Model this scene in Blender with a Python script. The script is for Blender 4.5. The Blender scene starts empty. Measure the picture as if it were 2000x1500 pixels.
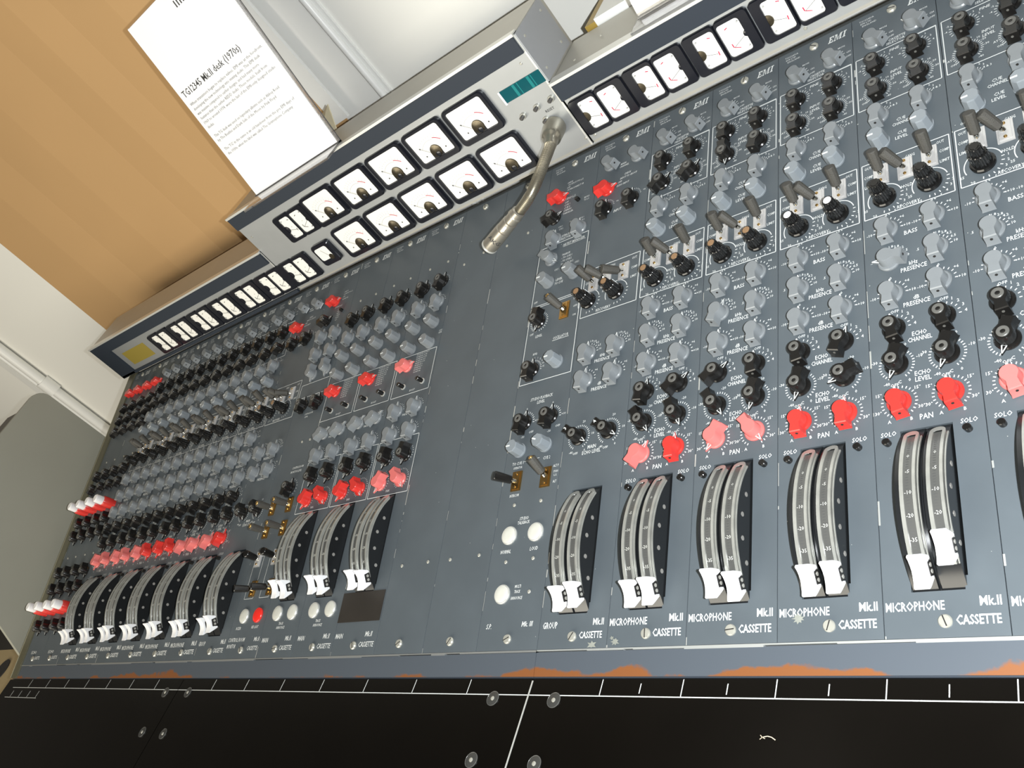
import bpy, math, random
from mathutils import Matrix, Vector
random.seed(7)
S = 0.1                      # one module width is 10 cm; all lengths below are in module widths
TH = math.radians(15.1)      # tilt of the control surface
sc = bpy.context.scene
COL = sc.collection

# ------------------------------------------------------------------ camera
Rm = [(0.7344717475988443, 0.14267046415166457, -0.6634729765691069),
      (-0.21837552743924565, -0.8759673834607618, -0.4301084422862109),
      (-0.6425444583796156, 0.4607887604629568, -0.6122175571105146)]
RX = Matrix.Rotation(TH, 3, 'X')
right = RX @ Vector(Rm[0]); up = RX @ -Vector(Rm[1]); back = RX @ -Vector(Rm[2])
cpos = (RX @ Vector((6.954460327826264, -1.9955073968083767, 7.702025885845533))) * S
cam_d = bpy.data.cameras.new('camera'); cam = bpy.data.objects.new('camera', cam_d); COL.objects.link(cam)
M = Matrix((right, up, back)).transposed().to_4x4(); M.translation = cpos
cam.matrix_world = M
cam_d.sensor_width = 36; cam_d.lens = 36 * 1700.8255 / 2000; cam_d.clip_start = 0.01
sc.camera = cam
# ------------------------------------------------------------------ world, lights, exposure
w = bpy.data.worlds.new('room_light'); sc.world = w; w.use_nodes = True
bg = w.node_tree.nodes['Background']; bg.inputs[0].default_value = (1.0, 0.90, 0.74, 1); bg.inputs[1].default_value = 0.09
def light(name, kind, loc, power, color=(1, 1, 1), size=0.02, rot=None, size_y=None):
    d = bpy.data.lights.new(name, kind); d.energy = power; d.color = color
    if kind == 'AREA':
        d.size = size
        if size_y: d.shape = 'RECTANGLE'; d.size_y = size_y
    else: d.shadow_soft_size = size
    o = bpy.data.objects.new(name, d); COL.objects.link(o); o.location = loc
    if rot: o.rotation_euler = rot
    return o
light('camera_flash', 'POINT', cpos + right * 0.065 + up * 0.012 + back * 0.005, 92, (0.94, 0.98, 1.0), 0.008)
light('ceiling_light', 'AREA', (-0.9, 0.3, 2.4), 1.5, (1, 0.93, 0.82), 0.3, (0, 0, 0), 1.4)
light('window_behind_viewer', 'AREA', (-1.3, -2.1, 0.5), 76, (1, 0.94, 0.80), 3.0, (math.radians(93), 0, math.radians(-8)), 1.0)
sc.view_settings.view_transform = 'Standard'; sc.view_settings.look = 'None'
sc.view_settings.gamma = 1; sc.view_settings.use_curve_mapping = False
sc.view_settings.exposure = 0.0

# ------------------------------------------------------------------ materials
def mat(name, color, rough=0.5, metal=0.0, spec=0.5, noise=0.0, nscale=30, bump=0.0, trans=0.0, emit=None, coat=0.0):
    m = bpy.data.materials.new(name); m.use_nodes = True
    nt = m.node_tree; b = nt.nodes['Principled BSDF']
    b.inputs['Base Color'].default_value = (*color, 1); b.inputs['Roughness'].default_value = rough
    b.inputs['Metallic'].default_value = metal; b.inputs['Specular IOR Level'].default_value = spec
    if trans: b.inputs['Transmission Weight'].default_value = trans
    if coat: b.inputs['Coat Weight'].default_value = coat; b.inputs['Coat Roughness'].default_value = 0.15
    if emit: b.inputs['Emission Color'].default_value = (*emit[:3], 1); b.inputs['Emission Strength'].default_value = emit[3]
    if noise or bump:
        tc = nt.nodes.new('ShaderNodeTexCoord'); nz = nt.nodes.new('ShaderNodeTexNoise')
        nz.inputs['Scale'].default_value = nscale; nz.inputs['Detail'].default_value = 5
        nt.links.new(tc.outputs['Object'], nz.inputs['Vector'])
        if noise:
            mx = nt.nodes.new('ShaderNodeMix'); mx.data_type = 'RGBA'
            mx.inputs[6].default_value = (*[c * (1 - noise) for c in color], 1)
            mx.inputs[7].default_value = (*[min(1, c * (1 + noise)) for c in color], 1)
            nt.links.new(nz.outputs['Fac'], mx.inputs[0]); nt.links.new(mx.outputs[2], b.inputs['Base Color'])
        if bump:
            bp = nt.nodes.new('ShaderNodeBump'); bp.inputs['Strength'].default_value = bump; bp.inputs['Distance'].default_value = 0.001
            nt.links.new(nz.outputs['Fac'], bp.inputs['Height']); nt.links.new(bp.outputs['Normal'], b.inputs['Normal'])
    return m
panel_m = mat('slate_blue_paint', (0.086, 0.102, 0.114), 0.42, 0, 0.4, 0.18, 14)
ink_m = mat('white_engraving', (0.66, 0.68, 0.67), 0.6)
chip_m = mat('old_glue_residue', (0.24, 0.25, 0.22), 0.6, noise=.3, nscale=150)
worn_m = mat('worn_bare_edge', (0.62, 0.64, 0.62), 0.35, 0.6)
grey_m = mat('grey_plastic', (0.19, 0.205, 0.215), 0.3, 0, 0.45, 0.08, 60)
lgrey_m = mat('pale_blue_grey_plastic', (0.22, 0.245, 0.265), 0.22)
black_m = mat('black_plastic', (0.009, 0.0085, 0.008), 0.22, 0, 0.45)
gloss_m = mat('glossy_black_bakelite', (0.008, 0.008, 0.008), 0.13, 0, 0.5)
satin_m = mat('satin_black', (0.02, 0.019, 0.018), 0.45)
red_m = mat('red_plastic', (0.60, 0.035, 0.028), 0.25, 0, 0.5)
pink_m = mat('faded_salmon_plastic', (0.66, 0.155, 0.145), 0.35)
white_m = mat('white_plastic', (0.85, 0.85, 0.86), 0.3)
ring_m = mat('grey_cap_disc', (0.10, 0.098, 0.09), 0.4)
chrome_m = mat('bright_chrome', (0.72, 0.72, 0.68), 0.16, 1.0, noise=0.1, nscale=90)
railm_m = mat('worn_clear_edge', (0.36, 0.36, 0.33), 0.25, 0.4, noise=0.3, nscale=60)
scale_m = mat('etched_scale_strip', (0.085, 0.085, 0.08), 0.22, 0.1)
steel_m = mat('nickel_screw', (0.50, 0.49, 0.43), 0.30, 0.45)
brass_m = mat('brass', (0.55, 0.36, 0.14), 0.3, 1.0)
lever_m = mat('ribbed_grey_lever', (0.058, 0.055, 0.048), 0.55, 0, 0.4, 0.3, 900, 0.5)
alu_m = mat('brushed_aluminium', (0.40, 0.415, 0.42), 0.42, 0.55, 0.5, 0.07, 25)
case_m = mat('satin_metal_case', (0.42, 0.405, 0.36), 0.42, 0.35, 0.5, 0.05, 20)
rim_m = mat('bare_metal_rim', (0.72, 0.72, 0.68), 0.35, 0.5)
band_m = mat('dark_blue_grey_band', (0.024, 0.032, 0.045), 0.5, 0, 0.3)
mblack_m = mat('meter_black_case', (0.012, 0.013, 0.018), 0.18)
dial_m = mat('meter_dial_white', (0.90, 0.89, 0.84), 0.55)
inkd_m = mat('dial_black_ink', (0.05, 0.05, 0.05), 0.6)
inkl_m = mat('dial_grey_ink', (0.45, 0.45, 0.44), 0.6)
inkr_m = mat('dial_red_ink', (0.55, 0.03, 0.08), 0.6)
hub_m = mat('bronze_movement', (0.09, 0.075, 0.05), 0.25, 0.7, 0.5, 0.5, 300)
teal_m = mat('teal_display_glass', (0.008, 0.085, 0.10), 0.08, 0, 0.6)
teal2_m = mat('teal_display_segment', (0.01, 0.20, 0.20), 0.2)
clear_m = mat('clear_acrylic', (0.93, 0.93, 0.95), 0.03, 0, 0.5, trans=0.95)
frost_m = mat('clear_switch_base', (0.52, 0.51, 0.50), 0.10, 0.3, bump=0.6, nscale=220)
button_m = mat('cream_button', (0.60, 0.60, 0.54), 0.35)
redbtn_m = mat('red_button', (0.85, 0.03, 0.02), 0.3)
arm_m = mat('black_laminate', (0.0025, 0.002, 0.0015), 0.24, 0, 0.2, 0.4, 8)
card_m = mat('white_card', (0.93, 0.93, 0.95), 0.6)
paper_m = mat('brown_paper', (0.53, 0.33, 0.155), 0.75, 0, 0.2, 0.06, 3, 0.3)
fold_m = mat('cream_paper', (0.62, 0.55, 0.38), 0.7)
wall_m = mat('white_wall_paint', (0.86, 0.85, 0.80), 0.7, 0, 0.3, 0.015, 2)
pipe_m = mat('white_gloss_trunking', (0.82, 0.82, 0.79), 0.35)
floor_m = mat('grey_carpet', (0.10, 0.095, 0.09), 0.95, 0, 0.2, 0.2, 200)
cab_m = mat('grey_green_hammered', (0.31, 0.31, 0.26), 0.45, 0, 0.5, 0.08, 5)
cabtop_m = mat('dark_brown_top', (0.055, 0.04, 0.028), 0.5)
beige_m = mat('beige_board', (0.40, 0.31, 0.17), 0.6, 0, 0.3, 0.06, 6)
gold_m = mat('varnished_wood', (0.36, 0.24, 0.05), 0.4)
neck_m = mat('nickel_gooseneck', (0.40, 0.37, 0.30), 0.34, 0.85)
micb_m = mat('satin_nickel', (0.44, 0.41, 0.35), 0.36, 0.75)
mesh_m = mat('mic_grille', (0.60, 0.58, 0.54), 0.35, 0.8, bump=1.0, nscale=1500)
yellow_m = mat('yellowed_sticker', (0.26, 0.20, 0.03), 0.6)
smoke_m = mat('blank_cover', (0.028, 0.024, 0.02), 0.5, 0, 0.4, 0.3, 20)
# front rail: blue-grey paint with rust patches that follow its lower edge
rail_m = bpy.data.materials.new('rusting_blue_paint'); rail_m.use_nodes = True
nt = rail_m.node_tree; b = nt.nodes['Principled BSDF']; b.inputs['Roughness'].default_value = 0.5
tc = nt.nodes.new('ShaderNodeTexCoord'); sx = nt.nodes.new('ShaderNodeSeparateXYZ'); nt.links.new(tc.outputs['Object'], sx.inputs[0])
n1 = nt.nodes.new('ShaderNodeTexNoise'); n1.inputs['Scale'].default_value = 11; n1.inputs['Detail'].default_value = 7; n1.inputs['Roughness'].default_value = 0.62
nt.links.new(tc.outputs['Object'], n1.inputs['Vector'])
def mth(op, a, bb, nt=nt):
    n = nt.nodes.new('ShaderNodeMath'); n.operation = op
    for i, x in enumerate((a, bb)):
        if isinstance(x, (int, float)): n.inputs[i].default_value = x
        else: nt.links.new(x, n.inputs[i])
    return n.outputs[0]
low = mth('MULTIPLY', mth('ADD', sx.outputs[1], 0.031), -19.0)      # 0 at the lower edge, falling towards the panel
grp = nt.nodes.new('ShaderNodeTexNoise'); grp.inputs['Scale'].default_value = 2.6; nt.links.new(tc.outputs['Object'], grp.inputs['Vector'])
score = mth('ADD', mth('ADD', n1.outputs['Fac'], low), mth('MULTIPLY', mth('SUBTRACT', grp.outputs['Fac'], 0.5), 0.9))
ramp = nt.nodes.new('ShaderNodeValToRGB'); ramp.color_ramp.elements[0].position = 0.42; ramp.color_ramp.elements[1].position = 0.48
nt.links.new(score, ramp.inputs[0])
mx = nt.nodes.new('ShaderNodeMix'); mx.data_type = 'RGBA'
mx.inputs[6].default_value = (0.070, 0.083, 0.100, 1); mx.inputs[7].default_value = (0.20, 0.072, 0.022, 1)
nt.links.new(ramp.outputs[0], mx.inputs[0]); nt.links.new(mx.outputs[2], b.inputs['Base Color'])

# ------------------------------------------------------------------ mesh helpers
class MB:
    def __init__(s): s.v = []; s.f = []; s.m = []
    def add(s, vs, fs, mi=0):
        o = len(s.v); s.v += [tuple(p) for p in vs]; s.f += [tuple(i + o for i in f) for f in fs]; s.m += [mi] * len(fs); return s
    def box(s, x0, x1, y0, y1, z0, z1, mi=0):
        v = [(x, y, z) for z in (z0, z1) for x, y in ((x0, y0), (x1, y0), (x1, y1), (x0, y1))]
        return s.add(v, [(3, 2, 1, 0), (4, 5, 6, 7), (0, 1, 5, 4), (1, 2, 6, 5), (2, 3, 7, 6), (3, 0, 4, 7)], mi)
    def rect(s, x0, x1, y0, y1, z, mi=0): return s.add([(x0, y0, z), (x1, y0, z), (x1, y1, z), (x0, y1, z)], [(0, 1, 2, 3)], mi)
    def line(s, a, b, wd, z, mi=0):
        dx, dy = b[0] - a[0], b[1] - a[1]; L = math.hypot(dx, dy) or 1; nx, ny = -dy / L * wd / 2, dx / L * wd / 2
        return s.add([(a[0] - nx, a[1] - ny, z), (b[0] - nx, b[1] - ny, z), (b[0] + nx, b[1] + ny, z), (a[0] + nx, a[1] + ny, z)], [(0, 1, 2, 3)], mi)
    def loft(s, poly, levels, mi=0, c=(0, 0), cap=True, bot=False):
        n = len(poly); vs = []
        for z, k in levels:
            for x, y in poly: vs.append((c[0] + (x - c[0]) * k, c[1] + (y - c[1]) * k, z))
        fs = [(l * n + i, l * n + (i + 1) % n, (l + 1) * n + (i + 1) % n, (l + 1) * n + i) for l in range(len(levels) - 1) for i in range(n)]
        if cap: fs.append(tuple((len(levels) - 1) * n + i for i in range(n)))
        if bot: fs.append(tuple(reversed(range(n))))
        return s.add(vs, fs, mi)
    def lathe(s, prof, n=24, mi=0, c=(0, 0), cap=True, z0=0.0):
        vs = []; 
        for r, z in prof:
            for i in range(n):
                a = 2 * math.pi * i / n; vs.append((c[0] + r * math.cos(a), c[1] + r * math.sin(a), z + z0))
        fs = [(l * n + i, l * n + (i + 1) % n, (l + 1) * n + (i + 1) % n, (l + 1) * n + i) for l in range(len(prof) - 1) for i in range(n)]
        if cap: fs.append(tuple((len(prof) - 1) * n + i for i in range(n)))
        return s.add(vs, fs, mi)
    def xf(s, M, start=0):
        for i in range(start, len(s.v)): s.v[i] = tuple(M @ Vector(s.v[i]))
        return s
    def merge(s, o, M=None, mi=None):
        vs = [tuple(M @ Vector(p)) for p in o.v] if M else o.v
        k = len(s.v); s.v += vs; s.f += [tuple(i + k for i in f) for f in o.f]; s.m += [mi if mi is not None else x for x in o.m]; return s
    def mesh(s, name, mats, smooth=None):
        me = bpy.data.meshes.new(name); me.from_pydata([(x * S, y * S, z * S) for x, y, z in s.v], [], s.f)
        for m in (mats if isinstance(mats, (list, tuple)) else [mats]): me.materials.append(m)
        me.polygons.foreach_set('material_index', s.m)
        if smooth is not None:
            me.polygons.foreach_set('use_smooth', [True] * len(me.polygons)); me.set_sharp_from_angle(angle=smooth)
        me.update(); return me
    def obj(s, name, mats, parent=None, loc=(0, 0, 0), rot=(0, 0, 0), smooth=None):
        return place(name, s.mesh(name, mats, smooth), parent, loc, rot)
def place(name, me, parent=None, loc=(0, 0, 0), rot=(0, 0, 0)):
    o = bpy.data.objects.new(name, me); COL.objects.link(o); o.location = [c * S for c in loc]; o.rotation_euler = rot
    if parent: o.parent = parent
    return o
def tag(o, label=None, cat=None, group=None, kind=None):
    if label: o['label'] = label
    if cat: o['category'] = cat
    if group: o['group'] = group
    if kind: o['kind'] = kind
    return o
def thing(name, label, cat, loc=(0, 0, 0), rot=(0, 0, 0), group=None):
    o = place(name, None, None, loc, rot); return tag(o, label, cat, group)
def circ(r, n=24, a0=0, a1=360): return [(r * math.cos(math.radians(a0 + (a1 - a0) * i / n)), r * math.sin(math.radians(a0 + (a1 - a0) * i / n))) for i in range(n)]
def rrect(w, h, r, n=4, cx=0, cy=0):
    out = []
    for sx_, sy_, a in ((1, 1, 0), (-1, 1, 90), (-1, -1, 180), (1, -1, 270)):
        for i in range(n + 1):
            t = math.radians(a + 90 * i / n); out.append((cx + sx_ * (w / 2 - r) + r * math.cos(t), cy + sy_ * (h / 2 - r) + r * math.sin(t)))
    return out
# text as flat printed geometry, in module units
_tc = {}
def glyphs(txt, bold=0.0):
    k = (txt, bold)
    if k not in _tc:
        c = bpy.data.curves.new('t', 'FONT'); c.body = txt; c.size = 1; c.resolution_u = 1; c.offset = bold
        o = bpy.data.objects.new('t', c); COL.objects.link(o); bpy.context.view_layer.update()
        me = bpy.data.meshes.new_from_object(o.evaluated_get(bpy.context.evaluated_depsgraph_get()))
        vs = [tuple(v.co) for v in me.vertices]; fs = [tuple(p.vertices) for p in me.polygons]
        bpy.data.objects.remove(o); bpy.data.curves.remove(c); bpy.data.meshes.remove(me)
        if vs:
            x0 = min(v[0] for v in vs); x1 = max(v[0] for v in vs); y0 = min(v[1] for v in vs)
        else: x0, x1 = 0, 1
        _tc[k] = ([(v[0] - x0, v[1], 0) for v in vs], fs, x1 - x0)
    return _tc[k]
def text(mb, txt, x, y, cap, width=None, align='c', shear=0.0, z=0.004, mi=1, bold=0.01, ang=0):
    vs, fs, L = glyphs(txt, bold); sy = cap / 0.729; sx_ = (width / L) if width else sy
    W = L * sx_; ox = {'c': -W / 2, 'l': 0, 'r': -W}[align]; ca, sa = math.cos(ang), math.sin(ang)
    out = []
    for a, b_, _ in vs:
        px = a * sx_ + ox + shear * b_ * sy; py = b_ * sy - cap / 2
        out.append((x + px * ca - py * sa, y + px * sa + py * ca, z))
    mb.add(out, fs, mi)
def emi(mb, x, y, cap=0.105, width=0.225, z=0.004, mi=1):
    E_ = [(0, 0, .8, .15), (0, .85, .8, 1), (.1, .15, .34, .85), (.34, .43, .6, .57), (.66, .15, .8, .32), (.66, .68, .8, .85)]
    q = [[(a, b), (c, b), (c, d), (a, d)] for a, b, c, d in E_]
    ox = .95
    for a, b, c, d in [(0, 0, .4, .13), (.12, .13, .26, .87), (0, .87, .36, 1), (.95, 0, 1.4, .13), (1.04, .13, 1.28, .87), (1.0, .87, 1.4, 1)]: q.append([(ox + a, b), (ox + c, b), (ox + c, d), (ox + a, d)])
    q.append([(ox + .2, 1), (ox + .62, .0), (ox + .72, .0), (ox + .42, 1)]); q.append([(ox + .62, 0), (ox + .72, 0), (ox + 1.12, 1), (ox + 1.0, 1)])
    ox = 2.5
    for a, b, c, d in [(0, 0, .55, .13), (.14, .13, .40, .87), (0, .87, .55, 1)]: q.append([(ox + a, b), (ox + c, b), (ox + c, d), (ox + a, d)])
    k = width / 3.05
    for p in q: mb.add([(x - width / 2 + a * k + .25 * b * cap, y + (b - .5) * cap, z) for a, b in p], [(0, 1, 2, 3)], mi)

# ------------------------------------------------------------------ shared part meshes
def keyhole():
    """hub circle with a grip fin running towards -y"""
    p = [(0.086 * math.cos(math.radians(a)), 0.086 * math.sin(math.radians(a))) for a in range(-38, 219, 16)]
    return p + [(-0.052, -0.085), (-0.055, -0.12), (-0.062, -0.178), (0.062, -0.178), (0.055, -0.12), (0.052, -0.085)]
KH = keyhole()
kb = MB().lathe([(0.116, 0), (0.118, 0.02), (0.106, 0.036), (0.06, 0.038)], 28)
kb.loft(KH, [(0.02, 1.08), (0.05, 1.0), (0.148, 0.965), (0.16, 0.90)], c=(0, -0.03))
kb.loft([(-0.03, 0.09), (0.03, 0.09), (0.0, 0.178)], [(0.02, 1.05), (0.045, 1)], c=(0, .12))
knob_mesh = {}
for nm, m in (('grey', grey_m), ('black', black_m), ('red', red_m), ('pink', pink_m)): knob_mesh[nm] = kb.mesh('pointer_knob_' + nm, m, 0.6)
mk = MB(); a, b2, t = (-0.022, 0.085), (0.022, 0.085), (0, 0.168)
mk.line(a, t, .011, .047); mk.line(b2, t, .011, .047); mk.line((-.024, .084), (.024, .084), .008, .047)
mark_me = mk.mesh('white_pointer', ink_m)
screw_dot = MB().lathe([(0.014, 0), (0.014, .004)], 10).xf(Matrix.Translation((0, -0.176, 0.105)) @ Matrix.Rotation(math.radians(82), 4, 'X'))
dot_dark = screw_dot.mesh('grub_screw', satin_m); dot_light = screw_dot.mesh('grub_screw_light', ring_m)
cpm = MB().lathe([(0.057, 0.158), (0.056, 0.169), (0.050, 0.173), (0.026, 0.172), (0.022, 0.165)], 20, cap=False); cpm.lathe([(0.024, .166), (.01, .163)], 16, 1); cap_me = cpm.mesh('cap_disc', [ring_m, black_m], 0.5)
br = MB().lathe([(0.106, 0), (0.108, 0.02), (0.095, 0.03)], 28)
br.loft([(0.102 * (1 if i % 2 else .93) * math.cos(math.radians(i * 22.5)), 0.102 * (1 if i % 2 else .93) * math.sin(math.radians(i * 22.5))) for i in range(16)], [(0.02, 1.02), (0.18, 0.93), (0.195, 0.86)])
barrel_me = {k: br.mesh('barrel_knob', m, 0.35) for k, m in (('grey', grey_m), ('pale', lgrey_m))}
bar_me = MB().box(-.010, .010, 0.018, 0.086, .19, .199).mesh('white_index_line', ink_m)
fl = MB().lathe([(0.125, 0), (0.127, 0.03), (0.115, 0.045), (.08, .047)], 32)
def flute(r, n=14): return [(r * (1 if i % 4 < 2 else .93) * math.cos(2 * math.pi * i / (n * 4)), r * (1 if i % 4 < 2 else .93) * math.sin(2 * math.pi * i / (n * 4))) for i in range(n * 4)]
fl.loft(flute(0.098), [(0.03, 1.02), (0.18, .93), (.19, .84)])
fl_me = fl.mesh('hold_recovery_knob', gloss_m, 0.5)
fu = MB().loft(flute(0.068, 12), [(0.18, 1.02), (0.285, .95), (.295, .86)])
fu_me = fu.mesh('upper_knob', gloss_m, 0.5)
fcap = MB().lathe([(0.046, .29), (.046, .298), (.040, .302)], 18)
fcap_me = {'tan': fcap.mesh('cap', mat('tan_cap', (0.36, 0.22, 0.12), .3, .5)), 'dark': fcap.mesh('cap', black_m), 'white': fcap.mesh('cap', white_m)}
fstripe = MB().box(-.007, .007, .088, .100, .05, .180).mesh('white_stripe', ink_m)
ft = MB().lathe([(0.058, 0), (0.058, .014), (.048, .028), (.012, .031)], 24); scr_me = ft.mesh('screw', steel_m, .5)
sl = MB().box(-.048, .048, -.005, .005, .0295, .033).mesh('slot', satin_m)
ss = MB().lathe([(0.024, 0), (0.024, .008), (.017, .014)], 14); sscr_me = ss.mesh('small_screw', steel_m, .5)
pb = MB().lathe([(0.05, 0), (0.052, .012), (.042, .016)], 20, 1); pb.lathe([(0.036, .01), (0.036, .12), (.03, .13)], 18, 0)
push_me = pb.mesh('push_button', [black_m, rim_m], .5)
sb = MB().lathe([(0.036, .0), (0.036, .055), (.028, .062)], 16); solo_me = sb.mesh('solo_button', black_m, .5)
bb = MB().lathe([(0.122, 0), (0.124, .02), (.118, .03), (.108, .028)], 36, 1); bb.lathe([(0.108, .02), (0.108, .03), (.095, .036), (.04, .038)], 36, 0)
big_me = {'cream': bb.mesh('big_button', [button_m, rim_m], .5), 'red': bb.mesh('big_button', [redbtn_m, redbtn_m], .5)}
# lever switch: base block, chrome stem, ribbed grip (leans by rotation about x)
tb = MB().box(-.082, .082, -.14, .14, 0, .018); tb.box(-.06, .06, -.12, .12, .018, .032)
tbase = {'clear': tb.mesh('switch_plate', frost_m), 'brass': tb.mesh('switch_plate', brass_m)}
tsc = MB().lathe([(.018, .03), (.018, .04), (.01, .045)], 10, 0, (0.0, .09)); tsc.lathe([(.018, .03), (.018, .04), (.01, .045)], 10, 0, (0, -.09)); tsc_me = tsc.mesh('fixing_screws', brass_m, .5)
ts = MB().lathe([(.03, .02), (.03, .06), (.018, .075), (.016, .12)], 14); tstem = {'c': ts.mesh('chrome_stem', chrome_m, .5)}
tg = MB().lathe([(.036, .075), (.056, .09), (.063, .27), (.063, .318), (.056, .328)], 12); tgrip = {'grey': tg.mesh('lever_grip', lever_m, .5), 'black': tg.mesh('lever_grip', black_m, .5)}
tdome = MB().lathe([(.036, .326), (.030, .344), (.012, .352)], 16).mesh('brass_tip', brass_m, .6)

def knob(par, name, u, v, kind, ang=0, cap=None):
    r = (0, 0, -math.radians(ang))
    if kind in knob_mesh:
        o = place(name, knob_mesh[kind], par, (u, v, .0), r)
        place('pointer_mark', mark_me, o); place('grub_screw', dot_dark if kind != 'black' else dot_light, o)
        if kind == 'black': place('cap_disc', cap_me, o)
    elif kind in ('barrel', 'pale'):
        o = place(name, barrel_me['grey' if kind == 'barrel' else 'pale'], par, (u, v, 0), r); place('index_line', bar_me, o)
    elif kind == 'fluted':
        o = place(name, fl_me, par, (u, v, 0), r); place('index_line', fstripe, o); place('upper_knob', fu_me, o, (0, 0, 0), (0, 0, random.random()))
        place('cap_disc', fcap_me[cap or 'dark'], o)
    return o
def toggle(par, name, u, v, lean=(0, 0), base='clear', grip='grey', tip=False):
    o = place(name, tbase[base], par, (u, v, 0)); place('fixing_screws', tsc_me, o)
    r = (math.radians(lean[0]), math.radians(lean[1]), 0)
    place('stem', tstem['c'], o, (0, 0, 0), r); place('lever', tgrip[grip], o, (0, 0, 0), r)
    if tip: place('lever_tip', tdome, o, (0, 0, 0), r)
    return o
def screw(par, u, v): o = place('screw', scr_me, par, (u, v, 0), (0, 0, random.uniform(0, 3))); place('slot', sl, o); return o
def sscrew(par, u, v): return place('small_screw', sscr_me, par, (u, v, 0))

# quadrant fader
RA, VC, NC = 1.145, 1.17, -.865
def arcp(u, a, r): return (u, VC + r * math.sin(a), NC + r * math.cos(a))
def arcstrip(mb, u0, u1, r0, r1, a0, a1, n=36, mi=0):
    vs = []
    for i in range(n + 1):
        a = a0 + (a1 - a0) * i / n; vs += [arcp(u0, a, r0), arcp(u1, a, r0), arcp(u1, a, r1), arcp(u0, a, r1)]
    fs = []
    for i in range(n):
        o, p = i * 4, i * 4 + 4
        fs += [(o + 3, o + 2, p + 2, p + 3), (o, o + 3, p + 3, p), (o + 2, o + 1, p + 1, p + 2), (o + 1, o, p, p + 1)]
    fs += [(0, 1, 2, 3), (n * 4 + 3, n * 4 + 2, n * 4 + 1, n * 4)]
    mb.add(vs, fs, mi)
A0, A1 = -math.radians(44), math.radians(44)
hb = MB()
arcstrip(hb, .262, .475, .80, RA - .005, A0, A1); arcstrip(hb, .505, .706, .80, RA - .005, A0, A1); arcstrip(hb, .475, .505, .80, RA - .05, A0, A1)
hb.box(.262, .715, .41, 1.93, -.34, -.30); hb.box(.262, .715, .40, .43, -.34, -.045); hb.box(.262, .715, 1.91, 1.94, -.34, -.045); hb.box(.255, .265, .41, 1.93, -.34, -.045); hb.box(.708, .718, .41, 1.93, -.34, -.045)
hous_me = hb.mesh('fader_housing', mat('fader_black', (0.012, 0.013, 0.014), 0.22), .5)
rv = MB()
for a in (-.40, -.16, .08, .32):
    s0 = len(rv.v); rv.lathe([(.026, 0), (.026, .004)], 12); rv.xf(Matrix.Translation(arcp(.706, a, RA - .12 + .02 * math.cos(a * 5))) @ Matrix.Rotation(math.radians(90), 4, 'Y'), s0)
riv_me = rv.mesh('rivets', mat('dull_rivet', (.30, .29, .27), .5, .3))
rail_one = []
for u0 in (.312, .545):
    r_ = MB()
    AR = -.54; AT = .60
    arcstrip(r_, u0, u0 + .034, RA - .02, RA + .03, AR, AT); arcstrip(r_, u0 + .112, u0 + .140, RA - .02, RA + .03, AR, AT)
    arcstrip(r_, u0 + .150, u0 + .160, RA - .03, RA + .012, AR, AT); 
    rr_ = []
    for i in range(13):
        t = math.pi * i / 12; rr_.append((u0 + .07 - .07 * math.cos(t), AT + .065 * math.sin(t)))
    vs_ = [arcp(x, a, RA + .03) for x, a in rr_] + [arcp(x, a, RA - .02) for x, a in rr_]
    r_.add(vs_, [tuple(reversed(range(13)))] + [(i, i + 1, i + 14, i + 13) for i in range(12)])
    g = MB(); arcstrip(g, u0 + .034, u0 + .112, RA - .02, RA + .018, AR, AT)
    tk = MB(); nT = 44
    for i in range(nT):
        a = AR + .06 + (AT - AR - .08) * i / nT; L_ = .026
        p = [arcp(u0 + .055, a, RA + .021), arcp(u0 + .055 + L_, a, RA + .021), arcp(u0 + .055 + L_, a + .004, RA + .021), arcp(u0 + .055, a + .004, RA + .021)]
        tk.add(p, [(0, 1, 2, 3)], 1)
    for lab, a in (('0', .35), ('-5', .20), ('-10', .02), ('-20', -.16), ('-35', -.34)):
        q = MB(); text(q, lab, 0, 0, .036, mi=0, bold=.0); k0 = len(tk.v)
        tk.add([arcp(u0 + .072 + x, a + y / RA, RA + .024) for x, y, z in q.v], q.f)
    rail_one.append((r_.mesh('fader_rail', railm_m, .6), g.mesh('scale_strip', scale_m, .6), tk.mesh('scale_marks', [mat('scale_ink', (.6, .6, .55), .5), inkd_m])))
hd = MB()   # white saddle: profile in (tangent, radial), extruded across the width
prof = [(-.160, .165), (-.11, .138), (-.055, .120), (0, .113), (.055, .120), (.11, .138), (.160, .165), (.167, .15), (.15, .09), (.115, -.01), (.09, -.015), (.066, .082), (-.066, .082), (-.09, -.015), (-.115, -.01), (-.15, .09), (-.167, .15)]
nP = len(prof); vs = [(x, p[0], p[1]) for x in (0, 1, 2, 3) for p in prof]
def sq(k, x): return [(x, p[0] * k * .9, (p[1] - .1) * k + .1) for p in prof]
vs = sq(.94, -.067) + sq(1, -.059) + sq(1, .059) + sq(.94, .067)
fs = [(l * nP + i, l * nP + (i + 1) % nP, (l + 1) * nP + (i + 1) % nP, (l + 1) * nP + i) for l in range(3) for i in range(nP)]
def tri(base, flip):
    t = [(0, 1, 16), (1, 15, 16), (1, 2, 15), (2, 12, 15), (12, 14, 15), (12, 13, 14), (2, 3, 12), (3, 11, 12), (3, 4, 11), (4, 5, 11), (5, 8, 11), (8, 9, 10), (8, 10, 11), (5, 7, 8), (5, 6, 7)]
    return [tuple(base + i for i in (reversed(x) if flip else x)) for x in t]
fs += tri(0, True) + tri(3 * nP, False)
hd.add(vs, fs); hand_me = hd.mesh('fader_handle', white_m, .5)
cb = MB().box(-.055, .072, -.062, .062, -.01, .078); car_me = cb.mesh('carriage', satin_m)
cr = MB()
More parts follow.
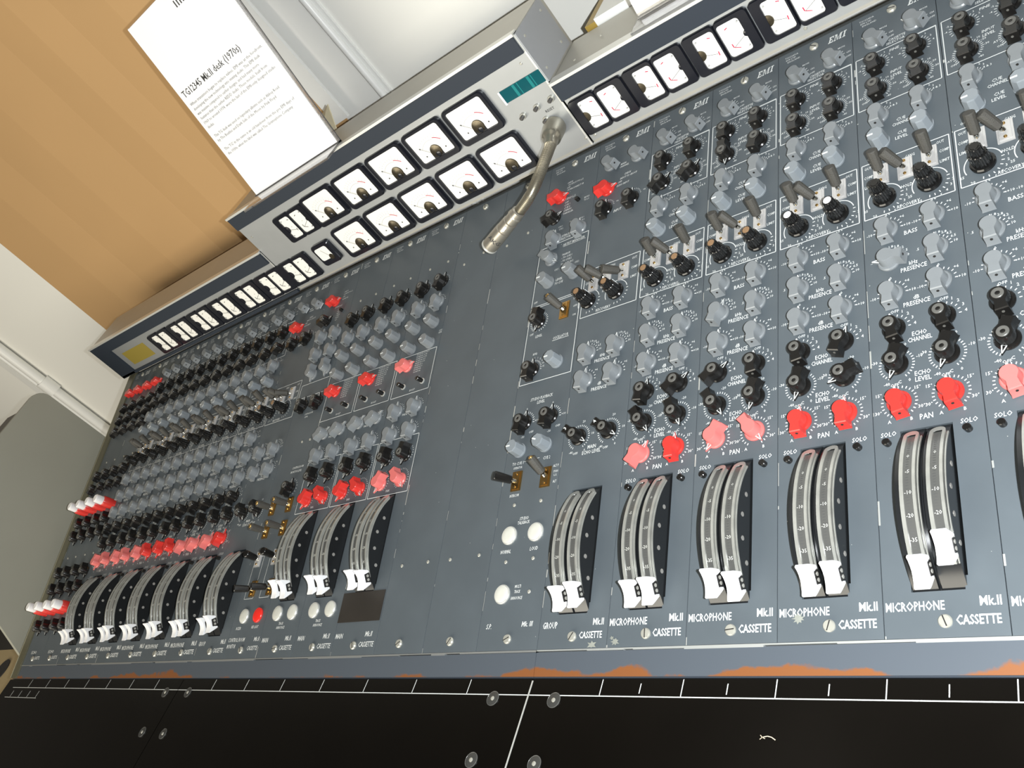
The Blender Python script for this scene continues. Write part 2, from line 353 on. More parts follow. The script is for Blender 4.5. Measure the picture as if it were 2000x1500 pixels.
for t_ in (-.0, ):
    for dy in (-.028, .028):
        s0 = len(cr.v); cr.lathe([(.02, 0), (.02, .005)], 12); cr.xf(Matrix.Translation((.072, dy, .035)) @ Matrix.Rotation(math.radians(90), 4, 'Y'), s0)
crv_me = cr.mesh('carriage_rivets', mat('pale_rivet', (.45, .44, .4), .4, .3))
wd = MB(); wd.add([(-.05, -.07, 0), (.05, -.07, 0), (.045, .07, 0), (-.02, .07, 0), (-.045, -.07, .05), (.045, -.07, .05), (.03, .06, .03), (-.015, .06, .03)], [(4, 5, 6, 7), (0, 1, 5, 4), (1, 2, 6, 5), (2, 3, 7, 6), (3, 0, 4, 7)])
wedge_me = wd.mesh('end_stop', mat('grey_end_stop', (.36, .35, .33), .5, .2))
def fader(par, pos=(.585, .585), off=0):
    h = place('fader', hous_me, par, (0, off, 0)); place('rivets', riv_me, h)
    for i, (a_, b_, c_) in enumerate(rail_one):
        u0 = (.312, .545)[i] + .098
        place('fader_rail', a_, h); place('scale_strip', b_, h); place('scale_marks', c_, h)
        t = math.asin((pos[i] - VC) / RA); p = arcp(u0, t, RA + .02)
        place('fader_handle', hand_me, h, p, (-t, 0, 0)); place('carriage', car_me, h, p, (-t, 0, 0)); place('carriage_rivets', crv_me, h, p, (-t, 0, 0))
        place('end_stop', wedge_me, h, (u0 - .0, .515, -.04))
    return h

# ------------------------------------------------------------------ faceplates
def ticks(mb, u, v, a0, a1, n, r0=.135, r1=.165, wd=.008):
    for i in range(n):
        a = math.radians(a0 + (a1 - a0) * i / (n - 1)); s_, c_ = math.sin(a), math.cos(a)
        mb.line((u + r0 * s_, v + r0 * c_), (u + r1 * s_, v + r1 * c_), wd, .004, 1)
def nums(mb, u, v, items, r=.20, cap=.03, **k):
    for lab, a in items:
        a = math.radians(a); text(mb, lab, u + r * math.sin(a), v + r * math.cos(a), cap, **k)
def frame(mb, u0, u1, v0, v1, wd=.011):
    for a, b_ in (((u0, v0), (u1, v0)), ((u1, v0), (u1, v1)), ((u1, v1), (u0, v1)), ((u0, v1), (u0, v0))): mb.line(a, b_, wd, .004, 1)
def plate(slot=True, off=0):
    mb = MB(); T = -.045; x0, x1, y0, y1 = .004, .996, 0.0, 7.80
    if slot:
        a, b_, c, d = .25, .72, .395 + off, 1.945 + off
        mb.box(x0, a, y0, y1, T, 0); mb.box(b_, x1, y0, y1, T, 0); mb.box(a, b_, y0, c, T, 0); mb.box(a, b_, d, y1, T, 0)
        mb.box(b_ - .03, b_, c, c + .12, T, -.0005)
    else: mb.box(x0, x1, y0, y1, T, 0)
    return mb
def worn(mb, seed, amt=1.0):
    rr = random.Random(seed); y = 0
    while y < 7.7:
        L = rr.uniform(.05, .6)
        if rr.random() < .34 * amt: mb.line((.011, y), (.011, min(7.78, y + L * rr.uniform(.1, .7))), rr.choice((.008, .012, .018)), .003, 2)
        y += L
    for _ in range(int(7 * amt)):
        x, y = rr.uniform(.03, .97), rr.uniform(.05, 7.6); mb.rect(x, x + rr.uniform(.004, .012), y, y + rr.uniform(.004, .012), .003, 2)
def head(mb, small='TG12345/A'):
    emi(mb, .80, 7.655); text(mb, small, .19, 7.71, .028, bold=0); text(mb, 'EMI LTD', .18, 7.665, .028, bold=0); text(mb, 'ENGLAND', .22, 7.62, .028, bold=0)
V = [2.256 + .4172 * k for k in range(13)]
cL, cR = .262, .737
PLATES = {}
def mic_plate():
    mb = plate(); head(mb)
    for c in (cL, cR):
        ticks(mb, c, V[12], 20, 75, 4); nums(mb, c, V[12], (('MON', 35), ('CH', 80), ('OFF', 100)), .21, .028)
        ticks(mb, c, V[11], -120, 120, 17); ticks(mb, c, V[10], -135, 135, 25)
        nums(mb, c, V[11], (('-2', -60), ('-4', -85), ('2', 60), ('3', 35), ('4', 85)), .195, .028)
        nums(mb, c, V[10], (('10', 40), ('-20', 62), ('-30', 88), ('-40', 140), ('AT', -100), ('OFF', -128), ('0', 15)), .195, .03)
        ticks(mb, c, V[9], 5, 60, 5, .125, .145); nums(mb, c, V[9], (('1', 12), ('2', 30), ('3', 45), ('4 & 3', 62)), .19, .03)
        mb_arc = [(c + .185 * math.sin(math.radians(a)), V[6] + .03 + .185 * math.cos(math.radians(a))) for a in range(-115, 80, 9)]
        for p, q in zip(mb_arc, mb_arc[1:]): mb.line(p, q, .011, .004, 1)
        ticks(mb, c, V[6] + .03, 85, 185, 7, .17, .20, .01); nums(mb, c, V[6] + .03, (('1', 86), ('2', 103), ('3', 120), ('4', 138), ('5', 155), ('6', 172), ('20', -150), ('25', -115)), .235, .034)
        for r_ in (5, 3):
            ticks(mb, c, V[r_], 0, 90, 6, .14, .165, .01); ticks(mb, c, V[r_], -90, -50, 3, .13, .15, .01)
            nums(mb, c, V[r_], (('+6', 52), ('0', 0)), .205, .034); text(mb, '-+10', c + .155, V[r_] + .0, .034, align='l')
            text(mb, '-10', c - .19, V[r_], .034)
        ticks(mb, c, V[4], 15, 85, 5, .13, .155, .01); nums(mb, c, V[4], (('1.8', 8), ('2.8', 26), ('4.2', 43), ('6.5', 62), ('10', 82), ('.5', -75)), .19, .032)
        ticks(mb, c, V[2], 15, 90, 5, .14, .165, .01); nums(mb, c, V[2], (('OFF', 5), ('1', 26), ('2', 45), ('3', 65), ('4', 86)), .205, .036)
        ticks(mb, c, V[1], -150, 150, 27, .15, .175, .01); nums(mb, c, V[1], (('-20', 20), ('-10', 78), ('0', 150), ('-30', -72), ('-40', -152), ('OFF', -172)), .225, .034)
        ticks(mb, c, V[0], -150, 150, 23, .15, .175, .01); nums(mb, c, V[0], (('C', 5), ('15°', 55), ('30°', 112), ('B', 152), ('A', -152), ('30°', -112), ('15°', -60)), .22, .036)
    mb.line((.62, 7.05), (.97, 7.05), .011, .004, 1)
    frame(mb, .03, .97, 6.20, 7.06); text(mb, 'CASSETTE', .53, 7.165, .038, .2, shear=.1); text(mb, 'SELECTOR', .51, 7.115, .038, .22, shear=.1)
    text(mb, 'FINE', .49, 6.99, .04, .11, shear=.1); text(mb, 'INPUT', .49, 6.63, .042, .13, shear=.1); text(mb, 'LEVEL', .49, 6.565, .042, .13, shear=.1)
    text(mb, 'CUE', .5, 5.85, .045, .1); text(mb, 'CHANNEL', .5, 5.79, .045, .2); text(mb, 'CUE', .5, 5.645, .045, .1); text(mb, 'LEVEL', .49, 5.58, .045, .14)
    frame(mb, .03, .97, 4.565, 5.35)
    text(mb, 'OUT', .88, 5.29, .04, .08); text(mb, 'COMP', .91, 5.16, .04, .1); text(mb, 'LIMIT', .905, 5.02, .04, .1); text(mb, 'GANG', .56, 5.26, .04, .1)
    text(mb, 'OUT', .1, 5.29, .04, .08); text(mb, 'COMP', .1, 5.16, .04, .1); text(mb, 'LIMIT', .1, 5.02, .04, .1); text(mb, 'OFF', .13, 5.42, .036, .07)
    text(mb, 'HOLD', .5, 4.86, .042, .12, shear=.1); text(mb, 'RECOVERY', .5, 4.605, .045, .24, shear=.1)
    text(mb, 'BASS', .5, 4.235, .055, .135); text(mb, 'kHz', .5, 3.835, .05, .085); text(mb, 'PRESENCE', .5, 3.77, .055, .26)
    text(mb, 'dB', .5, 3.405, .05, .06); text(mb, 'PRESENCE', .5, 3.34, .055, .26)
    text(mb, 'ECHO', .5, 2.98, .052, .14); text(mb, 'CHANNEL', .5, 2.915, .052, .23); text(mb, 'ECHO', .5, 2.53, .052, .15); text(mb, 'LEVEL', .5, 2.465, .052, .15)
    text(mb, 'PAN', .5, 2.06, .06, .12); text(mb, 'SOLO', .14, 1.935, .05, .145, shear=.1); text(mb, 'SOLO', .86, 1.94, .05, .145, shear=.1)
    text(mb, 'MICROPHONE', .025, .275, .082, .49, 'l', bold=.015); text(mb, 'Mk.II', .955, .295, .082, .165, 'r', bold=.02); text(mb, 'CASSETTE', .595, .145, .082, .345, 'l', bold=.02)
    return mb
def group_plate():
    mb = plate(); head(mb)
    for c in (cL, cR):
        ticks(mb, c, V[10], 10, 80, 6, .13, .15); text(mb, '+6', c + .2, V[10] + .05, .03)
        arc = [(c - .12 + .185 * math.sin(math.radians(a)), V[6] + .05 + .185 * math.cos(math.radians(a))) for a in range(-115, 80, 9)]
        for p, q in zip(arc, arc[1:]): mb.line(p, q, .011, .004, 1)
        ticks(mb, c - .12, V[6] + .05, 85, 185, 7, .17, .20, .01)
        ticks(mb, c, V[4], 15, 85, 5, .13, .155, .01); nums(mb, c, V[4], (('1.8', 8), ('2.8', 26), ('4.2', 43), ('6.5', 62), ('10', 82)), .19, .032)
        ticks(mb, c, V[3], 0, 90, 6, .14, .165, .01); nums(mb, c, V[3], (('+6', 52), ('0', 0)), .205, .034)
        ticks(mb, c, V[1], -150, 150, 27, .15, .175, .01); nums(mb, c, V[1], (('20', 15), ('10', 85), ('0', 150), ('-40', -152), ('OFF', -172)), .225, .034)
    text(mb, 'MAIN', .5, 7.18, .035, .1, shear=.15); text(mb, 'CHANNEL', .52, 7.13, .035, .17, shear=.15)
    text(mb, 'CHECK', .60, 6.95, .035, .12, shear=.15); text(mb, 'INPUT TO GROUP', .62, 6.89, .035, .3, shear=.15); text(mb, 'OFF', .47, 6.83, .035, .07, shear=.15); text(mb, 'ECHO INPUT', .53, 6.77, .035, .22, shear=.15)
    text(mb, 'INPUT', .48, 6.30, .048, .14, shear=.15)
    frame(mb, .02, .97, 4.555, 5.36); text(mb, 'OUT', .88, 5.29, .04, .08); text(mb, 'COMP', .89, 5.13, .04, .1); text(mb, 'LIMIT', .89, 4.98, .04, .1); text(mb, 'GANG', .5, 5.30, .04, .1); text(mb, 'COMP', .1, 5.13, .04, .1)
    text(mb, 'HOLD', .42, 4.9, .04, .1); text(mb, 'RECOVERY', .42, 4.605, .048, .25)
    text(mb, 'kHz', .5, 3.84, .048, .08); text(mb, 'PRESENCE', .5, 3.77, .05, .25); text(mb, 'dB', .5, 3.41, .048, .06); text(mb, 'PRESENCE', .5, 3.34, .05, .25)
    text(mb, 'MAIN', .49, 2.505, .052, .13); text(mb, 'ECHO LEVEL', .49, 2.435, .052, .29)
    text(mb, 'GROUP', .055, .275, .078, .22, 'l', bold=.015); text(mb, 'Mk.II', .94, .295, .078, .15, 'r', bold=.015); text(mb, 'CASSETTE', .61, .15, .078, .32, 'l', bold=.015)
    return mb
def sp_plate():
    mb = plate(False); head(mb)
    for i, t_ in enumerate(('CHECK', 'OUTPUT TO L.S.', 'OFF', 'INTERCONNECT 1B')): text(mb, t_, .40 + .02 * (i % 2), 7.31 - i * .05, .033, align='l', width=min(.32, .022 * len(t_)), shear=.15)
    text(mb, 'STUDIO L.S.', .48, 6.98, .045, .26, shear=.15)
    for i, t_ in enumerate(('OFF', 'CUE 1', 'CUE 2', 'STEREO', 'PARALLEL')): text(mb, t_, .40, 6.91 - i * .055, .033, align='l', shear=.15)
    text(mb, 'MONO', .85, 6.84, .033, .1); text(mb, 'TO L.S.', .85, 6.79, .033, .1)
    for x in (.62, .20): text(mb, 'NORMAL', x, 6.47 if x > .5 else 6.44, .03, .11); text(mb, 'CUE 1', x + .18, 6.45, .03, .08); text(mb, 'CUE 2', x + .2, 6.40, .03, .08)
    text(mb, 'R', .82, 6.12, .04); text(mb, 'L', .12, 6.0, .04)
    text(mb, 'PLAYBACK', .5, 6.24, .042, .2, shear=.1); text(mb, 'SELECTOR', .52, 6.185, .042, .2, shear=.1)
    frame(mb, .03, .975, 5.05, 6.13); text(mb, 'ARTIST MANAGER', .70, 6.05, .045, .42, shear=.12); mb.line((.5, 6.015), (.93, 6.015), .006, .004, 1)
    for i, t_ in enumerate(('TALKBACK', '- TO CUE 1', '- TO CUE 2', 'TO CUE 1 & 2')): text(mb, t_, .5, 5.86 - i * .06, .035, align='l', width=.02 * len(t_), shear=.12)
    text(mb, 'CUE 1', .43, 5.62, .035, .08); text(mb, 'CUE 2', .82, 5.62, .035, .08); text(mb, 'LEVEL', .51, 5.42, .042, .13, shear=.1); text(mb, 'TO CUE', .51, 5.355, .042, .16, shear=.1); text(mb, 'OFF', .1, 5.13, .036, .07)
    frame(mb, .03, .975, 3.72, 5.02); ticks(mb, .235, 4.75, 20, 170, 12, .14, .17, .01); ticks(mb, .235, 4.75, -165, -90, 7, .14, .17, .01)
    text(mb, 'OFF', .12, 4.56, .036, .07); text(mb, 'LEVEL', .27, 4.50, .045, .13); text(mb, 'OSCILLATOR', .70, 4.37, .048, .28); mb.line((.55, 4.33), (.85, 4.33), .008, .004, 1)
    text(mb, 'TO TRACK', .9, 4.95, .03, .1); text(mb, 'OFF', .9, 4.82, .035, .07); text(mb, 'ON', .9, 4.67, .035, .06)
    text(mb, 'kHz', .25, 4.2, .042, .08, shear=.1); ticks(mb, .25, 3.93, 0, 95, 9, .14, .165, .01); nums(mb, .25, 3.93, (('.1', 0), ('1', 20), ('2', 36), ('5', 52), ('10', 68), ('15', 84)), .2, .03)
    text(mb, 'STUDIO PLAYBACK', .5, 3.435, .048, .4, shear=.15); text(mb, 'LEVEL', .5, 3.37, .048, .14, shear=.15)
    for c in (.26, .73): ticks(mb, c, V[2], 0, 95, 8, .14, .17, .01); nums(mb, c, V[2], (('0', 0), ('+10', 90), ('-30', -178), ('OFF', 140)), .215, .034)
    text(mb, 'TO CUE 1', .24, 2.485, .045, .2); mb.line((.35, 2.49), (.62, 2.505), .006, .004, 1); text(mb, 'CUE 2', .75, 2.485, .045, .12); text(mb, 'OPERATOR', .25, 2.42, .036, .16); text(mb, 'ON', .09, 2.24, .036, .05)
    text(mb, 'ALT F', .93, 2.34, .036, .09); text(mb, 'STUDIO', .94, 2.26, .03, .08); text(mb, 'L.S.', .94, 2.21, .03, .05); text(mb, 'ALT', .94, 2.12, .036, .06); text(mb, 'INTERCOM', .26, 2.02, .04, .16)
    text(mb, 'STUDIO', .5, 1.675, .045, .15, shear=.1); text(mb, 'TALKBACK', .5, 1.62, .045, .21, shear=.1); text(mb, 'NORMAL', .26, 1.25, .05, .18, shear=.1); text(mb, 'LOUD', .74, 1.25, .05, .13, shear=.1)
    text(mb, 'MULTI', .56, .78, .04, .1, shear=.1); text(mb, 'TRACK', .56, .715, .04, .1, shear=.1); text(mb, 'ANNOUNCE', .56, .635, .04, .19, shear=.1)
    text(mb, 'S.P.', .12, .30, .065, .09, 'l', shear=.15); text(mb, 'Mk. III', .88, .31, .065, .17, 'r', shear=.15)
    return mb
def main_plate(dark=False):
    mb = plate(True, .50); head(mb)
    for c in (.30, .77):
        for r_, (a, b_) in ((6.35, (10, 90)), (5.93, (10, 80)), (3.92, (10, 80)), (3.5, (0, 80))): ticks(mb, c, r_, a, b_, 5, .13, .155)
        ticks(mb, c, 3.09, -140, 140, 19, .14, .165); ticks(mb, c, 2.67, -150, 150, 21, .15, .17)
        text(mb, 'CUE 2', c + .2, 5.3, .028, .08); text(mb, 'LEVEL', c + .2, 5.26, .028, .08)
    frame(mb, .02, .96, 4.21, 4.98)
    for i, n_ in enumerate((14, 12, 12, 11, 11, 9, 9, 8, 8)): text(mb, 'MONITOR OUTPUT 12'[:n_], .48, 4.95 - i * .042, .026, align='l', width=.022 * n_, bold=0)
    text(mb, 'BOOST', .55, 4.27, .036, .13, shear=.1); text(mb, 'MUTE', .62, 4.49, .03, .1)
    text(mb, 'FADE', .5, 3.83, .036, .12); text(mb, 'PAN', .5, 2.5, .04, .08); frame(mb, .02, .98, 2.43, 3.40)
    text(mb, 'MAIN', .16 if not dark else .12, .28, .075, .17, 'c', shear=.1); text(mb, 'Mk.II', .80, .295, .075, .15, 'c', shear=.1); text(mb, 'CASSETTE', .62, .15, .075, .33, 'l', shear=.1)
    if not dark: text(mb, 'TRACK', .49, .535, .045, .13, shear=.1); text(mb, 'ANNOUNCE', .5, .47, .045, .23, shear=.1)
    return mb
def cr_plate():
    mb = plate(False); head(mb)
    for i in range(4): text(mb, ('CHECK', 'OUTPUT TO L.S.', 'OFF', 'MONITOR')[i], .62, 7.22 - i * .06, .03, align='l', shear=.15, bold=0)
    text(mb, 'STUDIO L.S.', .55, 6.9, .04, .24, shear=.15)
    for i in range(6): text(mb, ('CUE 1', 'CUE 2', 'MAIN', 'STEREO', 'MONO', 'ALT')[i], .55, 6.82 - i * .05, .028, align='l', shear=.15, bold=0)
    text(mb, 'CONTROL ROOM', .55, 4.5, .035, .26, shear=.12); text(mb, 'LEVEL', .5, 4.44, .035, .1, shear=.12); frame(mb, .04, .96, 4.9, 5.2)
    text(mb, 'CONTROL ROOM', .70, 3.38, .045, .34, shear=.12); text(mb, 'MONITOR LEVEL', .68, 3.3, .045, .34, shear=.12); ticks(mb, .67, 2.98, -140, 140, 15, .15, .18)
    text(mb, 'BUZZER', .24, .50, .048, .15, shear=.12); text(mb, 'RED LIGHT', .74, .51, .048, .2, shear=.12)
    text(mb, 'CONTROL ROOM', .03, .31, .07, .5, 'l', shear=.12); text(mb, 'MONITOR', .03, .205, .07, .27, 'l', shear=.12); text(mb, 'Mk.II', .97, .31, .07, .15, 'r', shear=.12); text(mb, 'CASSETTE', .98, .165, .07, .3, 'r', shear=.12)
    frame(mb, .15, .42, 1.0, 1.75, .008); frame(mb, .62, .9, 1.0, 1.75, .008)
    return mb
def special_plate():
    mb = plate(False); head(mb)
    for c in (.36, .84):
        for r_ in (6.4, 4.4, 3.2, 2.2): ticks(mb, c, r_, 10, 90, 5, .13, .16)
    text(mb, 'ECHO', .45, .28, .07, .3, 'c'); text(mb, 'CASSETTE', .6, .15, .07, .3, 'l')
    return mb
bases = {'mic': mic_plate(), 'group': group_plate(), 'sp': sp_plate(), 'main': main_plate(), 'main_dark': main_plate(True), 'cr': cr_plate(), 'special': special_plate(), 'blank': plate(False)}

CHIPS = {3: [(.215, .215, .075, 9)], 0: [(.80, .035, .07, 6)], 1: [(.115, .06, .065, 7), (.07, .10, .03, 5)]}
def module(u0, kind, label, cat='mixer module', group=None, wear=1.0):
    t = thing(kind[0], label, cat, (u0, 0, 0), (TH, 0, 0), group)
    mb = MB(); mb.merge(bases[kind[1]]); worn(mb, int(u0 * 13 + 500), wear)
    for cx, cy, cr0, np_ in CHIPS.get(u0, []):
        rr = random.Random(np_); P_ = [(cx, cy, .0046)]
        for i in range(2 * np_):
            q_ = cr0 * (rr.uniform(.75, 1.1) if i % 2 else rr.uniform(.4, .6)); a = math.pi * i / np_; P_.append((cx + q_ * math.cos(a), max(.004, cy + q_ * .8 * math.sin(a)), .0046))
        mb.add(P_, [(0, i + 1, (i + 1) % (2 * np_) + 1) for i in range(2 * np_)], 3)
    mb.obj('faceplate', [panel_m, ink_m, worn_m, chip_m], t)
    screw(t, .51, .135)
    screw(t, .5, 7.68)
    return t

MIC_DEF = dict(sel=(50, 50), fine=(5, 5), lev=(5, 5), cc=(5, 5), cl=(90, 90), fl=(-30, 40), bass=(0, 0), khz=(0, 0), db=(0, 0), ec=(0, 0), el=(195, 195), pan=(0, 0), pc=('red', 'red'), h=(.585, .585), cap='dark', tg=((-22, 3), (-20, -28), (-22, 3)))
def mic(u0, label, group, wear=1.0, **kw):
    d = dict(MIC_DEF); d.update(kw)
    t = module(u0, ('microphone_module', 'mic'), label, group=group, wear=wear)
    for i, c in enumerate((cL, cR)):
        knob(t, 'selector_knob', c, V[12], 'grey', -d['sel'][i]); knob(t, 'fine_gain_knob', c, V[11], 'black', d['fine'][i]); knob(t, 'input_level_knob', c, V[10], 'black', d['lev'][i])
        knob(t, 'cue_channel_knob', c, V[9], 'grey', d['cc'][i]); knob(t, 'cue_level_knob', c, V[8], 'pale', -d['cl'][i] + 0)
        knob(t, 'hold_recovery_knob', c, V[6] + .03, 'fluted', d['fl'][i], d['cap'])
        knob(t, 'bass_knob', c, V[5], 'grey', d['bass'][i]); knob(t, 'presence_frequency_knob', c, V[4], 'grey', d['khz'][i]); knob(t, 'presence_gain_knob', c, V[3], 'grey', d['db'][i])
        knob(t, 'echo_channel_knob', c, V[2], 'black', d['ec'][i]); knob(t, 'echo_level_knob', c, V[1], 'black', d['el'][i]); knob(t, 'pan_knob', c, V[0], d['pc'][i], d['pan'][i])
    toggle(t, 'lever_switch', .24, 5.13, d['tg'][0]); toggle(t, 'lever_switch', .50, 5.10, d['tg'][1]); toggle(t, 'lever_switch', .76, 5.13, d['tg'][2])
    place('solo_button', solo_me, t, (.13, 1.84, 0)); place('solo_button', solo_me, t, (.85, 1.85, 0))
    fader(t, d['h']); return t
def groupm(u0, label, pan_dir=(125, 125)):
    t = module(u0, ('group_module', 'group'), label)
    knob(t, 'channel_knob', cL, V[12], 'grey', -55); knob(t, 'channel_knob', cR + .03, 7.20, 'grey', -60); knob(t, 'check_selector_knob', cL, V[11] - .07, 'red', 80)
    for i, c in enumerate((cL, cR)):
        knob(t, 'input_knob', c, V[10] - .03, 'black', 5); knob(t, 'hold_recovery_knob', c - .12, V[6] + .05, 'fluted', 40, 'tan')
        knob(t, 'presence_frequency_knob', c, V[4], 'grey', 0); knob(t, 'presence_gain_knob', c, V[3], 'grey', 5); k = knob(t, 'main_echo_level_knob', c, V[1], 'black', pan_dir[i])
    if u0 == 0:
        for k_, dg in zip([c_ for c_ in t.children if c_.name.startswith('main_echo')], '34'):
            q_ = MB(); text(q_, dg, 0, -.145, .055, z=.1615, mi=0, ang=math.pi, bold=.02); q_.obj('white_numeral', ink_m, k_)
    toggle(t, 'lever_switch', .20, 5.10, (-24, -20)); toggle(t, 'lever_switch', .42, 5.10, (-18, -38)); toggle(t, 'lever_switch', .72, 5.12, (10, -35))
    fader(t, (.585, .61)); return t

# ------------------------------------------------------------------ right-hand bank
groupm(0, 'group module with one red selector knob, directly right of the desk seam')
G = 'microphone modules of the right-hand bank'
mic(1, 'microphone module with one salmon and one red pan knob, right of the right-hand group module', G, lev=(45, 45), ec=(10, 50), el=(150, 160), pan=(35, 0), pc=('pink', 'red'), cap='tan', h=(.58, .59), khz=(-5, 0))
mic(2, 'microphone module with two salmon pan knobs, second microphone module right of the desk seam', G, lev=(180, 15), ec=(50, -5), el=(150, 200), pan=(215, 145), pc=('pink', 'pink'), cap='tan', khz=(20, 0), h=(.61, .575))
mic(3, 'microphone module with white smears on its fluted knobs and two red pan knobs', G, ec=(-8, 18), el=(198, 252), cap='white', bass=(0, -3), h=(.575, .585))
mic(4, 'microphone module with one grey knob turned sideways and its right white fader raised', G, ec=(-8, -8), el=(202, 202), khz=(-80, 0), pan=(-10, -10), h=(.575, .72), lev=(-5, -5), fine=(-5, -5))
mic(5, 'microphone module cut off by the right edge of the frame', G, ec=(-5, 0), el=(200, 190), pan=(-12, 0), pc=('pink', 'red'))

# ------------------------------------------------------------------ studio playback module left of the seam
sp = module(-1, ('studio_playback_module', 'sp'), 'studio playback module with round talkback buttons and no faders, left of the desk seam')
knob(sp, 'check_selector_knob', .30, 7.05, 'red', 85); knob(sp, 'loudspeaker_selector_knob', .24, 6.66, 'black', 70); place('push_button', solo_me, sp, (.68, 6.85, 0))
knob(sp, 'playback_selector_knob', .80, 6.25, 'grey', 0); knob(sp, 'playback_selector_knob', .32, 6.22, 'grey', 0); knob(sp, 'talkback_selector_knob', .30, 5.85, 'grey', 125)
knob(sp, 'cue_level_knob', .80, 5.42, 'barrel', -90); knob(sp, 'cue_level_knob', .31, 5.42, 'barrel', -90); knob(sp, 'oscillator_level_knob', .235, 4.75, 'black', 190)
toggle(sp, 'lever_switch', .71, 4.80, (-25, -25), 'brass', 'grey', True); knob(sp, 'oscillator_frequency_knob', .25, 3.93, 'black', 5); knob(sp, 'oscillator_range_knob', .70, 3.95, 'pale', -90)
knob(sp, 'playback_level_knob', .26, V[2], 'black', 10); knob(sp, 'playback_level_knob', .73, V[2], 'black', 10); knob(sp, 'cue_level_knob', .24, V[1], 'pale', -90); knob(sp, 'cue_level_knob', .70, V[1], 'pale', -70)
toggle(sp, 'lever_switch', .27, 2.22, (0, -28), 'brass', 'black'); toggle(sp, 'lever_switch', .78, 2.20, (-32, -12), 'brass', 'grey', True)
for u, v in ((.29, 1.88), (.75, 1.88), (.29, 1.11), (.75, 1.12), (.76, .70)): sscrew(sp, u, v)
for u, v in ((.29, 1.46), (.74, 1.46), (.32, .69)): place('big_button', big_me['cream'], sp, (u, v, 0))
# ------------------------------------------------------------------ two blank modules
for u0, lab in ((-2, 'blank module with screws only, beside the studio playback module'), (-3, 'blank module with screws only, beside the main module with the dark cover')):
    t = module(u0, ('blank_module', 'blank'), lab, group='blank modules in the middle of the desk', wear=1.2)
    for u, v in ((.23, 1.24), (.78, 1.25), (.23, 6.54), (.68, 6.62)): sscrew(t, u, v)
# ------------------------------------------------------------------ three main modules
for n_, u0 in enumerate((-4, -5, -6)):
    lab = ('main module with salmon knobs and a dark rectangular cover below its faders',
           'main module with red knobs and two cream buttons, middle of the three main modules',
           'main module with red knobs and cream buttons, beside the control room monitor module')[n_]
    t = module(u0, ('main_module', 'main_dark' if n_ == 0 else 'main'), lab, group='three main output modules', wear=.8)
    pc = 'pink' if n_ == 0 else 'red'
    for i, c in enumerate((.30, .77)):
        sscrew(t, c, 6.78); knob(t, 'echo_send_knob', c, 6.35, 'black', 15); knob(t, 'cue_channel_knob', c, 5.93, 'grey', 5); knob(t, 'cue_level_knob', c, 5.5, 'barrel', -90); knob(t, 'cue_level_knob', c, 5.1, 'barrel', -90)
        place('boost_button', push_me, t, (c, 4.38, 0)); knob(t, 'filter_knob', c, 3.92, 'grey', (0, 0) [i] if n_ == 0 else (55, 50)[(i + n_) % 2] * (n_ != 0)); knob(t, 'fade_knob', c, 3.5, 'grey', 0)
        knob(t, 'echo_level_knob', c, 3.06, 'black', 195); knob(t, 'pan_knob', c, 2.64, pc, (215, 145)[i])
    knob(t, 'monitor_selector_knob', .30, 4.78, pc, 78)
    fader(t, (.60, .585), .50)
    if n_ == 0: MB().box(.01, .975, .475, .915, 0, .012).obj('dark_cover', smoke_m, t)['label'] = 'dark brown rectangular cover'
    else:
        for u in (.33, .75): place('track_announce_button', big_me['cream'], t, (u, .70, 0))
# ------------------------------------------------------------------ control room monitor module
cr_ = module(-7, ('control_room_module', 'cr'), 'control room monitor module with brass levers and one round red button')
knob(cr_, 'check_selector_knob', .42, 7.05, 'red', 82); knob(cr_, 'selector_knob', .30, 6.62, 'black', 70); place('push_button', solo_me, cr_, (.72, 6.75, 0))
for u, v, a in ((.78, 6.22, 0), (.32, 6.25, 0), (.30, 5.85, 0), (.78, 5.82, 0)): knob(cr_, 'playback_selector_knob', u, v, 'grey', a)
knob(cr_, 'cue_level_knob', .77, 5.4, 'grey', 180); knob(cr_, 'cue_level_knob', .33, 5.38, 'grey', 180)
knob(cr_, 'monitor_level_knob', .32, 4.72, 'black', 5); knob(cr_, 'monitor_level_knob', .80, 4.70, 'black', 5); knob(cr_, 'monitor_level_knob', .67, 2.98, 'black', 10)
for i, u in enumerate((.24, .77)):
    toggle(cr_, 'lever_switch', u, 2.65, (3, -3), 'brass', 'grey', True); toggle(cr_, 'lever_switch', u, 2.22, (3, -3), 'brass', 'grey', True)
    toggle(cr_, 'lever_switch', u + .02, 1.70, (0, 12), 'clear', 'black'); toggle(cr_, 'lever_switch', u + .12, 1.17, (12, -24), 'brass', 'black')
place('buzzer_button', big_me['cream'], cr_, (.33, .70, 0)); place('red_light_button', big_me['red'], cr_, (.75, .70, 0))['label'] = 'red push button'
for u in (.6, .85): sscrew(cr_, u, 3.9)
